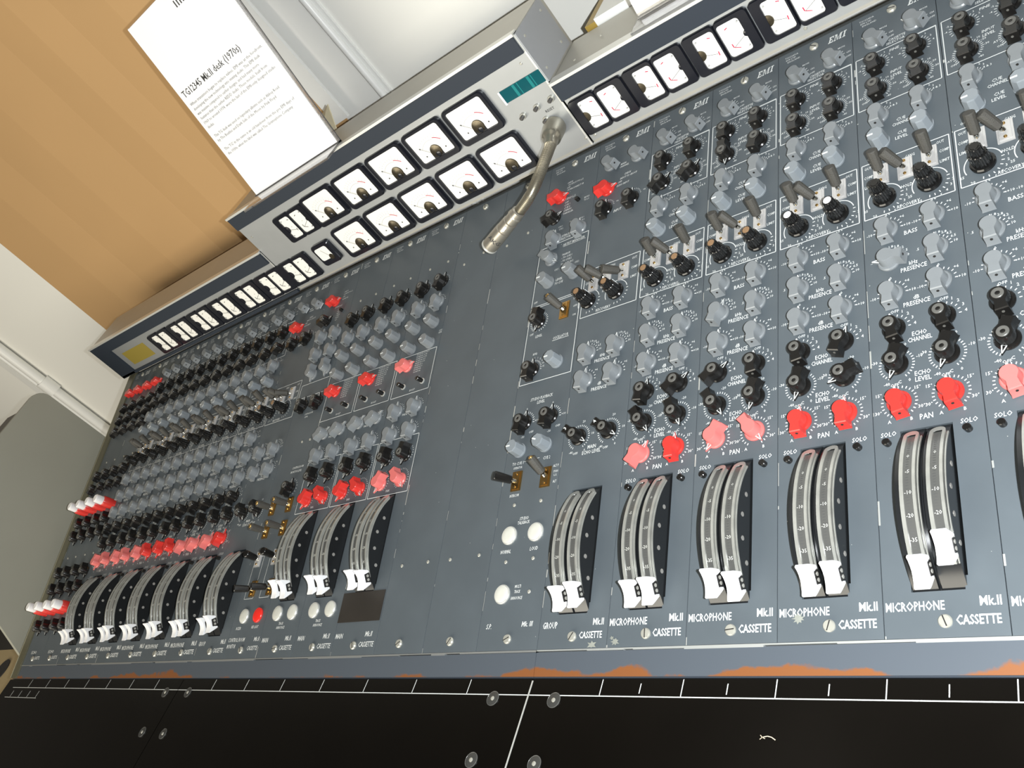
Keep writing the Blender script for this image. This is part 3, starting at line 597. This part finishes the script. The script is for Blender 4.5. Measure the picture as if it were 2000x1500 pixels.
# ------------------------------------------------------------------ left-hand bank
groupm(-8, 'group module without pan knobs, directly left of the control room monitor module', (150, 150))
G = 'microphone modules of the left-hand bank'
nth = ['first', 'second', 'third', 'fourth', 'fifth', 'sixth']
pans = {-9: ((30, 25), ('pink', 'red')), -10: ((30, 30), ('pink', 'pink')), -11: ((200, 165), ('red', 'red')), -12: ((205, 165), ('pink', 'red')), -13: ((205, 165), ('pink', 'pink')), -14: ((200, 165), ('pink', 'pink'))}
for i, u0 in enumerate((-9, -10, -11, -12, -13, -14)):
    desc = {0: 'one salmon and one red pan knob', 1: 'two salmon pan knobs', 2: 'two red pan knobs', 3: 'salmon and red pan knobs', 4: 'two salmon pan knobs', 5: 'two salmon pan knobs'}[i]
    mic(u0, 'microphone module with %s, %s left of left group module' % (desc, nth[i]), G, wear=.6, pan=pans[u0][0], pc=pans[u0][1], ec=(10, 20), el=(175 + 10 * (i % 3), 170 + 12 * (i % 2)), lev=(30 + 20 * (i % 2), 40), h=(.58, .59 + .01 * (i % 2)), cap='dark')
# tall switches: red body with a white cap
rw = MB().lathe([(.125, 0), (.125, .26), (.115, .28)], 18); rw_me = rw.mesh('tall_switch', red_m, .5)
rc = MB().lathe([(.10, .28), (.105, .29), (.10, .45), (.08, .47)], 18); rc_me = rc.mesh('white_cap', white_m, .5)
for i, u0 in enumerate((-15, -16)):
    t = module(u0, ('echo_return_module', 'special'), ('faderless module with tall red and white switches, beside the leftmost microphone module', 'faderless module with tall red and white switches at the far left end of the desk')[i], group='two faderless modules at the left end', wear=.5)
    for c, c2 in ((.36, .27), (.84, .74)):
        knob(t, 'selector_knob', c, 7.12, 'red', 75)
        for v in (6.68, 6.32, 5.96): knob(t, 'level_knob', c, v, 'black', 40)
        for v in (4.72, 4.36): knob(t, 'level_knob', c - .04, v, 'black', 20)
        for v, c_ in ((3.74, c), (1.24, c2)): o = place('tall_switch', rw_me, t, (c_, v, 0)); place('white_cap', rc_me, o)
        for v in (3.36, 3.02): knob(t, 'level_knob', c - .04, v, 'black', 160)
        for v in (2.1, 1.7, .82): knob(t, 'level_knob', c2, v, 'black', 160)
        sscrew(t, c2, 2.55); sscrew(t, c, 5.1)

# ------------------------------------------------------------------ desk body, front rails, armrests
def pbox(mb, u0, u1, v0, v1, n0, n1, mi=0): s0 = len(mb.v); mb.box(u0, u1, v0, v1, n0, n1, mi)
desk = thing('mixing_desk_body', 'long dark desk body that carries all the tilted modules', 'mixing desk', (0, 0, 0))
RX4 = Matrix.Rotation(TH, 4, 'X')
mb = MB(); mb.box(-16.3, 6.8, -.30, .12, -.9, -.34); mb.box(-16.3, 6.8, .0, .3, -.34, -.046); mb.box(-16.3, 6.8, 7.55, 7.80, -.9, -.046); mb.box(-16.3, 6.8, 7.80, 7.89, -.5, -.03); mb.box(-16.3, 6.8, .1, 7.6, -.95, -.85); mb.xf(RX4)
mb.obj('carcass', mat('dark_steel', (.05, .055, .055), .5), desk)
mb = MB(); mb.box(-16.34, -16.01, -.30, 7.93, -1.6, .03); mb.xf(RX4); mb.obj('end_cheek', mat('dark_olive_edge', (.10, .095, .06), .4), desk)
mb = MB(); mb.box(-16.345, -16.325, -.30, 7.93, .0305, .036); mb.xf(RX4); mb.obj('edge_trim', mat('pale_edge_trim', (.42, .40, .28), .4, .3), desk)
mb = MB(); mb.box(-15.8, 6.6, .6, 7.2, -7.5, -1.6); mb.obj('plinth', satin_m, desk)
for nm, x0, x1, lab in (('front_rail', -16.3, -.004, 'rust-stained blue-grey front rail strip left of the desk seam'), ('front_rail', .004, 6.8, 'rust-stained blue-grey front rail strip right of the desk seam')):
    t = thing(nm, lab, 'rail', (0, 0, 0), (TH, 0, 0), 'front rails below the modules')
    MB().box(x0, x1, -.302, -.03, -.3, -.004).obj('painted_strip', rail_m, t)
    mb = MB(); r_ = random.Random(int(x1)); x = x0
    while x < x1:
        L = min(x1 - x, r_.uniform(.1, .9)); hgt = r_.choice((.006, .014, .024)); mb.box(x, x + L, -.012 - hgt, -.004, -.2, .001); x += L
    mb.obj('bare_metal_edge', worn_m if x0 > -1 else mat('bare_edge', (.4, .41, .40), .35, .6), t)
    mb = MB().box(x0, x1, -.318, -.302, -.3, -.012); mb.obj('lower_edge', mat('dark_blue_edge', (.03, .038, .05), .4), t)
ZA = -.092
def armrest(x0, x1, lab, washers, lines):
    t = thing('armrest', lab, 'armrest', (0, 0, ZA), (0, 0, 0), 'black armrest boards along the desk front')
    MB().box(x0, x1, -3.1, -.315, -.25, 0).obj('board', arm_m, t)
    mb = MB(); a_, b_ = max(x0, -15.9), x1
    mb.box(a_, b_, -.513, -.502, 0, .0015)
    for x, l, y0 in lines: mb.box(x - .005, x + .005, y0, y0 + l, 0, .0015)
    mb.obj('white_inlay_lines', ink_m, t)
    for x, y in washers:
        o = MB().lathe([(.088, 0), (.088, .006), (.078, .010)], 28).obj('washer', mat('smoky_washer', (.045, .045, .042), .35), t, (x, y, 0), smooth=.4)
        MB().lathe([(.089, .006), (.089, .0105), (.085, .0112), (.084, .010)], 28, cap=False).obj('bright_edge', mat('dull_ring', (.2, .2, .19), .4, .5), o)
        MB().lathe([(.026, .01), (.024, .018), (.012, .024)], 14).obj('screw_head', steel_m, o, smooth=.6)
armrest(.012, 6.8, 'glossy black armrest board right of the bright seam, with white tick lines', [(.40, -.565), (.39, -1.265)], [(x, .185, -.505) for x in (1, 2, 3, 4, 5, 6)] + [(x + .5, .11, -.475) for x in (1, 2, 3, 4, 5)])
armrest(-8.1, -.012, 'black armrest board left of the bright seam, below the blank and main modules', [(-.53, -.558), (-.54, -1.28), (-7.71, -.551), (-7.76, -1.273)], [(x, .185, -.505) for x in range(-7, 0)])
armrest(-16.4, -8.12, 'black armrest board at the far left end, reflecting the brown wall', [(-8.5, -.559), (-8.5, -1.273)], [(x, .185, -.505) for x in range(-15, -8)] + [(x, .15, -.73) for x in (-14.2, -14.7, -15.2, -15.7)])
MB().box(-.009, .009, -3.1, -.335, -.1, .004).obj('seam_strip', rim_m, None, (0, 0, ZA))
tag(bpy.data.objects['seam_strip'], 'thin bright metal strip in the seam between the two armrest boards', 'trim strip')
MB().box(-16.0, -14.14, -.745, -.735, 0, .0015).obj('white_line', ink_m, None, (0, 0, ZA))
tag(bpy.data.objects['white_line'], 'short pale line inlaid near the left end of the armrest', 'line')
fb = MB(); 
pts = [(0, 0), (.05, .012), (.09, .004), (.13, -.02)]
for p, q in zip(pts, pts[1:]): fb.line(p, q, .008, .004)
fb.line((0, 0), (-.02, .02), .006, .004); fb.line((0, 0), (-.02, -.02), .006, .004); fb.line((0, .0), (.03, -.012), .006, .004)
o = fb.obj('lint_fibre', mat('pale_fibre', (.6, .5, .35), .8), None, (2.93, -.87, ZA)); tag(o, 'tiny pale fibre lying on the black armrest board right of the seam', 'lint')

# ------------------------------------------------------------------ meter bridge
YF, YB = 7.627, 8.90
# vertical faces: local x = X, local y = Z (height), local z = towards viewer (-Y)
RV = (math.radians(90), 0, 0)
def vu_meter(par, x, z):
    m = MB(); m.loft(rrect(.93, .72, .09), [(0, 1.0), (.06, 1.0), (.085, .965)], bot=False, cap=False)
    n = len(rrect(.93, .74, .09)); inner = rrect(.78, .56, .05, cy=.02)
    k = len(m.v) - n; m.add([(px, py, .084) for px, py in inner], []); k2 = len(m.v) - n
    m.f += [(k + i, k + (i + 1) % n, k2 + (i + 1) % n, k2 + i) for i in range(n)]; m.m += [0] * n
    m.add([(px * .985, py * .985, .05) for px, py in inner], []); k3 = len(m.v) - n
    m.f += [(k2 + i, k2 + (i + 1) % n, k3 + (i + 1) % n, k3 + i) for i in range(n)]; m.m += [0] * n
    return m
vu_case = vu_meter(None, 0, 0).mesh('vu_meter', mblack_m, .6)
dm = MB(); 
dial = rrect(.765, .545, .04, cy=.02)
dm.add([(x, y, .058) for x, y in dial], [tuple(range(len(dial)))])
C0 = (0, -.22)
def arc(mb, r, a0, a1, wd, z, mi, c=C0, n=16):
    pts = [(c[0] + r * math.sin(math.radians(a0 + (a1 - a0) * i / n)), c[1] + r * math.cos(math.radians(a0 + (a1 - a0) * i / n))) for i in range(n + 1)]
    for p, q in zip(pts, pts[1:]): mb.line(p, q, wd, z, mi)
arc(dm, .30, -48, 22, .006, .06, 1); arc(dm, .33, 20, 48, .014, .0602, 2)
for i in range(11):
    a = math.radians(-46 + i * 9.2); dm.line((.345 * math.sin(a), C0[1] + .345 * math.cos(a)), (.375 * math.sin(a), C0[1] + .375 * math.cos(a)), .006, .06, 1)
    text(dm, ('20', '10', '7', '5', '3', '2', '1', '0', '1', '2', '3')[i], .41 * math.sin(a), C0[1] + .41 * math.cos(a), .026, z=.06, mi=1, bold=0)
text(dm, 'VU', 0, -.02, .03, z=.06, mi=1, bold=0)
for x in (-.235, .235): dm.lathe([(.014, .059), (.014, .062)], 10, 3, (x, -.155))
dial_me = dm.mesh('dial', [dial_m, inkl_m, inkr_m, inkd_m])
nd = MB(); nd.line((0, C0[1]), (-.25, .02), .006, .072); nd.line((-.236, .009), (-.26, .029), .018, .073); needle_me = nd.mesh('needle', inkd_m)
hb2 = MB(); hb2.box(-.115, .125, -.26, -.16, .055, .064, 1); hb2.lathe([(.122, .059), (.115, .072), (.06, .082), (.02, .084)], 24, 0, (.01, -.14)); hb2.lathe([(.05, .09), (.04, .094)], 12, 1, (.03, -.2)); hub_me = hb2.mesh('movement_hub', [hub_m, mblack_m], .6)
def vu(par, x, z, name='vu_meter'):
    o = place(name, vu_case, par, (x, z, 0)); place('dial', dial_me, o); place('needle', needle_me, o); place('movement_hub', hub_me, o); return o
# small half-width meters
def small_mesh():
    m = MB(); R_ = rrect(.488, .64, .06)
    n = len(R_); m.loft(R_, [(0, 1), (.05, 1), (.07, .965)], cap=False); return m, n
def small(flip, wide, red=True):
    m, n = small_mesh(); cx = (.06 if not flip else -.06); wdt = .33 if wide else .31
    inner = rrect(wdt, .50, .05, cx=cx)
    k = len(m.v) - n; m.add([(px, py, .069) for px, py in inner], []); k2 = len(m.v) - n
    m.f += [(k + i, k + (i + 1) % n, k2 + (i + 1) % n, k2 + i) for i in range(n)]; m.m += [0] * n
    m.add([(px, py, .035) for px, py in inner], []); k3 = len(m.v) - n
    m.f += [(k2 + i, k2 + (i + 1) % n, k3 + (i + 1) % n, k3 + i) for i in range(n)]; m.m += [0] * n
    case = m.mesh('small_meter', mblack_m, .6)
    d = MB(); d.add([(px, py, .041) for px, py in inner], [tuple(range(n))])
    s = -1 if flip else 1
    hx = cx - s * (wdt / 2 + .005)
    d.line((hx + s * .20, .17), (hx + s * .245, .155), .014, .043, 2); d.line((hx + s * .245, -.13), (hx + s * .25, -.07), .016, .043, 2)
    if flip: d.line((hx + s * .16, -.17), (hx + s * .24, -.13), .012, .043, 2)
    for y in (.19, -.19): d.lathe([(.013, .042), (.013, .07)], 10, 1, (hx + s * .04, y))
    text(d, 'dB', hx + s * .17, .0, .025, z=.043, mi=1, bold=0)
    dme = d.mesh('dial', [dial_m, inkl_m, inkr_m if red else inkd_m])
    nd_ = MB().line((hx, 0 - .02), (hx + s * .235, -.10 if not flip else -.13), .006, .050); nme = nd_.mesh('needle', inkd_m)
    h = MB().lathe([(.085 if not flip else .05, .041), (.08 if not flip else .045, .055), (.03, .062)], 20, 0, (hx, -.02)); hme = h.mesh('movement_hub', hub_m if (not flip and red) else mblack_m, .6)
    return case, dme, nme, hme
SM = (small(False, False), small(True, True), small(False, False, False), small(True, True, False))
def smallm(par, x, z, k):
    o = place('small_meter', SM[k][0], par, (x, z, 0)); place('dial', SM[k][1], o); place('needle', SM[k][2], o); place('movement_hub', SM[k][3], o)
def bridge(x0, x1, ztop, lab, band_left=False):
    t = thing('meter_bridge', lab, 'meter bridge', (0, YF, 0), RV, 'meter bridge boxes behind the modules')
    D = YB - YF; zb = 2.08
    MB().box(x0, x1, zb, ztop, -D, -.04).obj('case', case_m, t)
    MB().box(x0, x1, zb + .045, ztop - .02, -.04, 0).obj('front_panel', alu_m, t)
    MB().box(x0, x1, zb, zb + .045, -.04, -.012).obj('lower_lip', case_m, t)
    mb = MB().box(x0, x1, ztop - .02, ztop + .025, -.10, .062 if x1 < 0 else .118); mb.box(x1 - .03, x1, zb, ztop, -.04, .012)
    mb.obj('rim', rim_m, t)
    mb = MB().box(x0 + .02, x1 - (.03 if x1 < 0 else 0), ztop - .31, ztop - .022, 0, .055 if x1 < 0 else .11)
    if band_left: mb.box(x0 + .02, x0 + .75, zb + .0, ztop - .31, 0, .055); mb.box(x0 + .02, x1, zb - .02, zb + .06, 0, .055)
    mb.obj('dark_band', band_m, t)
    return t
bl = bridge(-16.75, -8.22, 3.25, 'low meter bridge box at the left end, with a yellowed sticker and small meters', True)
bc = bridge(-8.20, -.15, 4.18, 'tall central meter bridge box with two rows of square VU meters and a teal display')
brr = bridge(-.12, 7.2, 3.265, 'low meter bridge box over the right-hand bank, with bright pairs of small meters')
for i in range(5): vu(bc, -1.67 - i * 1.01, 3.40)
for i in range(5): vu(bc, -1.62 - i * 1.015, 2.555)
smallm(bc, -6.92, 3.38, 2); smallm(bc, -6.43, 3.38, 3)
gv = place('galvanometer', MB().loft(rrect(.52, .52, .07), [(0, 1), (.08, 1), (.1, .95)]).mesh('galvanometer', mblack_m, .5), bc, (-6.63, 2.56, 0))
MB().loft(rrect(.36, .30, .05), [(.1, 1), (.103, 1)]).obj('dial', dial_m, gv, (-.02, .03, 0)); MB().lathe([(.07, .103), (.05, .12)], 16).obj('movement_hub', hub_m, gv, (.10, -.10, 0)); MB().line((.08, -.08), (-.04, .12), .006, .106).obj('needle', inkd_m, gv)
for i in range(6):
    c = -9.06 - 1.005 * i + .2
    smallm(bl, c - .0, 2.49, 2) ; smallm(bl, c + .49, 2.49, 3)
smallm(bc, -7.90, 2.50, 2); smallm(bc, -7.41, 2.50, 3)
for i in range(7):
    c = .145 + 1.015 * i
    smallm(brr, c, 2.56, 0); smallm(brr, c + .50, 2.56, 1)
MB().box(-15.75, -14.55, 2.28, 2.72, 0, .004).obj('yellowed_sticker', yellow_m, bl)
dsp = MB().box(-.97, -.16, 3.335, 3.55, -.0, .02).obj('display_window', teal_m, bc)
mb = MB()
for x in (-.72, -.62, -.42, -.34): mb.box(x, x + .05 if x in (-.72, -.42) else x + .015, 3.34, 3.545, .02, .022)
mb.obj('display_segments', teal2_m, dsp)
MB().box(-1.01, -.975, 3.31, 3.55, 0, .02).obj('window_edge', white_m, dsp)
for x, z in ((-.88, 3.03), (-.58, 3.045), (-.28, 3.055), (-.575, 2.80)):
    o = MB().lathe([(.055, 0), (.055, .03), (.045, .04)], 18).obj('reset_button', steel_m, bc, (x, z, 0), smooth=.5); MB().lathe([(.036, .03), (.034, .10), (.02, .115)], 16).obj('button_cap', mat('dark_bead', (.08, .075, .07), .25), o, smooth=.5)
mb = MB(); text(mb, 'RESET', -.42, 2.91, .045, .17, z=.003, mi=0); mb.obj('reset_lettering', inkd_m, bc)
for par, pts in ((bc, ((-.30, 3.75), (-.10 - .05, 2.22), (-8.0, 3.6))), (brr, ((0.02, 2.20), (.03, 2.93), (3.5, 2.2), (3.5, 2.93)))):
    for x, z in pts: place('screw', sscr_me, par, (x - .05, z, 0))
sidp = MB().box(0, .02, 3.30, 4.17, -1.16, -.0).obj('side_plate', mat('grey_side_plate', (.36, .37, .39), .5, .3), bc, (-.15, 0, 0))
for z, y in ((4.02, -.18), (4.02, -.98), (3.45, -.95), (3.45, -.16)):
    o = place('screw', sscr_me, sidp, (.02, z, y), (0, math.radians(90), 0))
for x in (.25, .62): place('screw', sscr_me, brr, (x, 3.29, -.3 - (x > .5) * .4), (math.radians(-90), 0, 0))

# ------------------------------------------------------------------ gooseneck microphone
def pw(u, v, n): return RX @ Vector((u, v, n))
def sweep(mb, P, rad, n=14, mi=0):
    vs = []; N = len(P); ref = Vector((0.3, 0.2, 1))
    for i, p in enumerate(P):
        d = (P[min(i + 1, N - 1)] - P[max(i - 1, 0)]).normalized(); a = d.cross(ref).normalized(); b_ = d.cross(a)
        for k in range(n): t = 2 * math.pi * k / n; vs.append(tuple(p + (a * math.cos(t) + b_ * math.sin(t)) * rad[i]))
    fs = [(i * n + k, i * n + (k + 1) % n, (i + 1) * n + (k + 1) % n, (i + 1) * n + k) for i in range(N - 1) for k in range(n)]
    fs += [tuple(reversed(range(n))), tuple((N - 1) * n + k for k in range(n))]; mb.add(vs, fs, mi)
def cr_spline(P, m):
    out = []
    for i in range(len(P) - 1):
        p0, p1, p2, p3 = P[max(i - 1, 0)], P[i], P[i + 1], P[min(i + 2, len(P) - 1)]
        for j in range(m):
            t = j / m; out.append(.5 * ((2 * p1) + (p2 - p0) * t + (2 * p0 - 5 * p1 + 4 * p2 - p3) * t * t + (3 * p1 - p0 - 3 * p2 + p3) * t ** 3))
    return out + [P[-1]]
K = [pw(-.52, 8.04, .555), pw(-.45, 7.70, .66), pw(-.39, 7.42, .72), pw(-.43, 7.15, .74), pw(-.52, 6.81, .74), pw(-.67, 6.58, .70), pw(-.93, 6.46, .62)]
tip0, tip1 = pw(-1.02, 6.44, .60), pw(-1.79, 6.29, .36)
gm = thing('gooseneck_microphone', 'silver microphone on a ribbed gooseneck, reaching from the central meter bridge over the modules', 'microphone', tuple(K[0]))
def rel(P): return [p - K[0] for p in P]
path = cr_spline(K, 24)
mb = MB(); cp_ = path[:50:3]; sweep(mb, rel(cp_), [.17, .18, .18, .178, .175, .17, .165, .16, .158, .155, .14, .12, .11, .105, .10, .098, .095][:len(cp_)], 24); mb.obj('collar', neck_m, gm, smooth=.7)
mb = MB(); dense = cr_spline(K, 64)[64:]; sweep(mb, rel(dense), [.080 + (.010 if i % 4 < 2 else 0) for i in range(len(dense))], 14); mb.obj('flexible_neck', neck_m, gm, smooth=.8)
ax = (tip1 - tip0)
def along(t): return tip0 + ax * t - K[0]
mb = MB(); sweep(mb, [along(t) for t in (-.12, -.1, .0, .02, .05, .06, .18, .19)], [.08, .105, .108, .118, .118, .108, .108, .10], 24); mb.obj('connector_shell', micb_m, gm, smooth=.5)
mb = MB(); sweep(mb, [along(t) for t in (.19, .20, .42, .43, .44, .45, .94, .97)], [.10, .118, .122, .11, .11, .128, .132, .125], 28); bd = mb.obj('microphone_body', micb_m, gm, smooth=.5)
mb = MB(); sweep(mb, [along(t) for t in (.96, .975, 1.0, 1.005)], [.136, .138, .134, .12], 28); mb.obj('front_ring', rim_m, gm, smooth=.5)
mb = MB(); sweep(mb, [along(t) for t in (.99, 1.008, 1.02)], [.118, .116, .08], 24); mb.obj('grille', mesh_m, gm, smooth=.5)
# maker's lettering and a small bright switch on the upper side of the body
axn = ax.normalized(); side = (axn.cross(Vector((0, 0, 1)))).normalized(); nrm = side.cross(axn).normalized()
if nrm.z < 0: nrm = -nrm; side = -side
toc = (cpos / S - (tip0 + ax * .7)); toc = (toc - axn * toc.dot(axn)).normalized(); sd = axn.cross(toc)
q = MB(); text(q, 'AKG', 0, 0, .08, .24, z=0, mi=0, bold=.01)
mb = MB(); mb.add([tuple(along(.70) - axn * (y) + (toc * math.cos(x / .133) - sd * math.sin(x / .133)) * .1345) for x, y, z in q.v], q.f); mb.obj('lettering', inkd_m, bd)
q = MB().box(-.022, .022, -.05, .05, .118, .135); mb = MB(); mb.add([tuple(along(.31) + axn * y + toc * z + sd * x) for x, y, z in q.v], q.f); mb.obj('slide_switch', white_m, gm)

# ------------------------------------------------------------------ information sign in its acrylic holder
lean = math.atan2(8.26 - 7.66, 7.81 - 4.21)
Wd, Hd = 2.66, 3.66
sg = thing('information_sign', 'white printed information card in clear acrylic, leaning back on the central meter bridge', 'sign', (-7.10, 7.72, 4.215), (math.radians(90) - lean, 0, 0))
MB().box(0, Wd, 0.03, Hd, -.02, 0.0).obj('card', card_m, sg)
mb = MB(); mb.box(-.02, Wd + .05, .0, Hd + .02, -.06, -.03); mb.box(-.02, Wd + .05, .0, .03, -.06, .03); mb.box(Wd + .01, Wd + .045, 0, Hd, -.03, .01)
mb.obj('acrylic_holder', clear_m, sg)
foot = MB().box(-.02, Wd + .05, -.02, .02, -.06, .50); foot.obj('acrylic_foot', clear_m, sg, rot=(lean, 0, 0))
mb = MB()
text(mb, 'TG12345 Mk.II desk (1970s)', .10, 2.24, .13, 1.98, 'l', z=.004, mi=0, bold=.006)
L = ['When transistors began to replace valves, EMI was at the forefront,', 'developing the new technology into mixing desks. This EMI desk', 'was massive compared to earlier designs, and had many more', 'features than the earlier REDD desks. These models, built from', '1969 to around 1974, were the last of the EMI-only designed studio', 'desks.', '',
     'This TG desk was used on legendary albums such as Abbey Road', 'by The Beatles and Dark Side of the Moon by Pink Floyd.', '', "The 'TG' in the name is an old handover from the pre EMI days of", 'the 1930s, when the label was called The Gramophone Company.']
for i, s_ in enumerate(L):
    if s_: text(mb, s_, .10, 2.03 - i * .098, .058, .0365 * len(s_), 'l', z=.004, mi=1, bold=-.004)
bm_ = MB()
for i in range(12): bm_.box(1.42 + i * .075, 1.42 + i * .075 + .028, 3.34, 3.46 + .05 * (i % 3), .0, .004, 0)
bm_.obj('printed_bars', inkd_m, sg)
mb.obj('printed_text', [inkd_m, mat('printed_grey', (.12, .12, .12), .6)], sg)
s2 = thing('information_sign', 'white card on the right meter bridge, cut off by the top of the frame', 'sign', (1.42, 8.02, 3.30), (math.radians(90) - lean, 0, 0))
MB().box(0, 2.66, .08, 3.7, -.02, 0).obj('card', card_m, s2)
mb = MB(); mb.box(-.02, 2.7, 0, 3.7, -.06, -.03); mb.box(-.02, 2.7, 0, .03, -.06, .04); mb.obj('acrylic_holder', clear_m, s2)
MB().box(-.02, 2.7, -.02, .02, -.06, .46).obj('acrylic_foot', clear_m, s2, rot=(lean, 0, 0))

# ------------------------------------------------------------------ room
YW = 10.5
wl = MB().box(-60, 20, YW, YW + .5, -7.6, 20).obj('wall_back', wall_m); tag(wl, kind='structure')
flr = MB().box(-60, 20, -30, YW, -7.7, -7.5).obj('floor', floor_m); tag(flr, kind='structure')
# brown paper hung on the wall, with vertical folds
mb = MB(); xs = [-20.7, -18.4, -16.9, -15.0, -13.05, -11.8, -10.75, -9.3, -8.0, -6.35]; vs = []; 
for i, x in enumerate(xs):
    for z in (1.0, 14.0): vs.append((x + (0 if z < 5 else .0), YW - .05 - (.09 if i % 2 else 0), z))
k = len(vs)
vs += [(x, y + .02, z) for x, y, z in vs]
fs = [(2 * i, 2 * i + 2, 2 * i + 3, 2 * i + 1) for i in range(len(xs) - 1)] + [(k + 2 * i + 1, k + 2 * i + 3, k + 2 * i + 2, k + 2 * i) for i in range(len(xs) - 1)] + [(0, 1, k + 1, k), (k - 2, 2 * k - 2, 2 * k - 1, k - 1)]
mb.add(vs, fs); o = mb.obj('brown_paper_sheet', paper_m); tag(o, 'large creased brown paper sheet hanging on the wall behind the left of the desk', 'paper sheet')
o = MB().add([(-5.95, 8.95, 4.2), (-5.35, 8.88, 4.2), (-5.30, 9.1, 4.62), (-5.7, 9.2, 4.5), (-5.95, 8.97, 4.2), (-5.35, 8.9, 4.19), (-5.30, 9.12, 4.61), (-5.7, 9.22, 4.49)], [(0, 1, 2, 3), (7, 6, 5, 4), (0, 3, 7, 4), (1, 5, 6, 2), (0, 4, 5, 1), (3, 2, 6, 7)]).obj('curled_paper_corner', fold_m)
tag(o, 'cream curled paper corner on top of the central meter bridge, beside the white board', 'paper')
o = MB().box(-6.56, -6.13, 10.2, 10.28, 3.98, 14).obj('white_board_strip', pipe_m); tag(o, 'tall narrow white board overlapping the right edge of the brown paper', 'board')
mb = MB(); mb.lathe([(.085, -2), (.085, 14)], 16, 0, (-5.16, 10.40)); mb.box(-5.33, -4.98, 10.43, 10.5, -2, 14); o = mb.obj('trim_1', pipe_m, smooth=.6); tag(o, kind='structure')
mb = MB().box(-6.3, -5.34, 10.46, 10.5, -2, 14); o = mb.obj('trim_2', pipe_m); tag(o, kind='structure')
mb = MB(); mb.lathe([(.18, -7), (.18, 14)], 16, 0, (-26.6, 10.28)); mb.lathe([(.11, -7), (.11, 14)], 16, 0, (-27.25, 10.36)); mb.lathe([(.27, 1.7), (.27, 2.3)], 16, 0, (-26.6, 10.28)); mb.box(-28.1, -27.7, 10.4, 10.5, -7, 14); o = mb.obj('trim_3', pipe_m, smooth=.6); tag(o, kind='structure')
sh = thing('wall_ledge', 'white ledge with a varnished wooden end behind the right meter bridge', 'ledge', (.1, 9.2, 3.35))
MB().box(.22, 6.5, -.2, 1.29, -.5, .02).obj('white_board', pipe_m, sh); MB().box(.02, .22, -.2, 1.29, -.5, -.02).obj('wooden_end', gold_m, sh)
# grey cabinet left of the desk
def side_poly(mb, pts, x0, x1, mi=0):
    n = len(pts); vs = [(x, y, z) for x in (x0, x1) for y, z in pts]
    mb.add(vs, [tuple(reversed(range(n))), tuple(n + i for i in range(n))] + [(i, (i + 1) % n, n + (i + 1) % n, n + i) for i in range(n)], mi)
cab = thing('grey_cabinet', 'grey-green metal cabinet with a rounded corner standing left of the desk', 'cabinet', (-16.85, 0, -7.5))
back_c = [(5.95 - .35 + .35 * math.sin(math.radians(a)), 3.58 - .35 + .35 * math.cos(math.radians(a)) + 7.5) for a in range(0, 91, 15)]
mb = MB(); side_poly(mb, [(-.9, 0), (5.98, 0)] + back_c[::-1] + [(1.9, 11.02), (1.72, 10.9), (.66, 8.27), (.30, 7.4), (-.9, 4.5)], -.14, 0); mb.obj('side_panel', cab_m, cab)
mb = MB(); side_poly(mb, [(1.2, 0), (5.7, 0), (5.7, 10.85), (2.3, 10.85), (1.2, 8.3)], -2.4, -.14); mb.obj('cabinet_body', cabtop_m, cab)
bc2 = thing('beige_box', 'beige board with a dark round hole, below the grey cabinet at the left', 'box', (-19.5, -.2, -7.5))
MB().box(-3.2, 2.4, -3.0, 1.2, 0, 6.6).obj('beige_body', beige_m, bc2)
MB().lathe([(.34, 0), (.34, .02)], 24).obj('dark_hole', satin_m, bc2, (-.75, .55, 6.6))
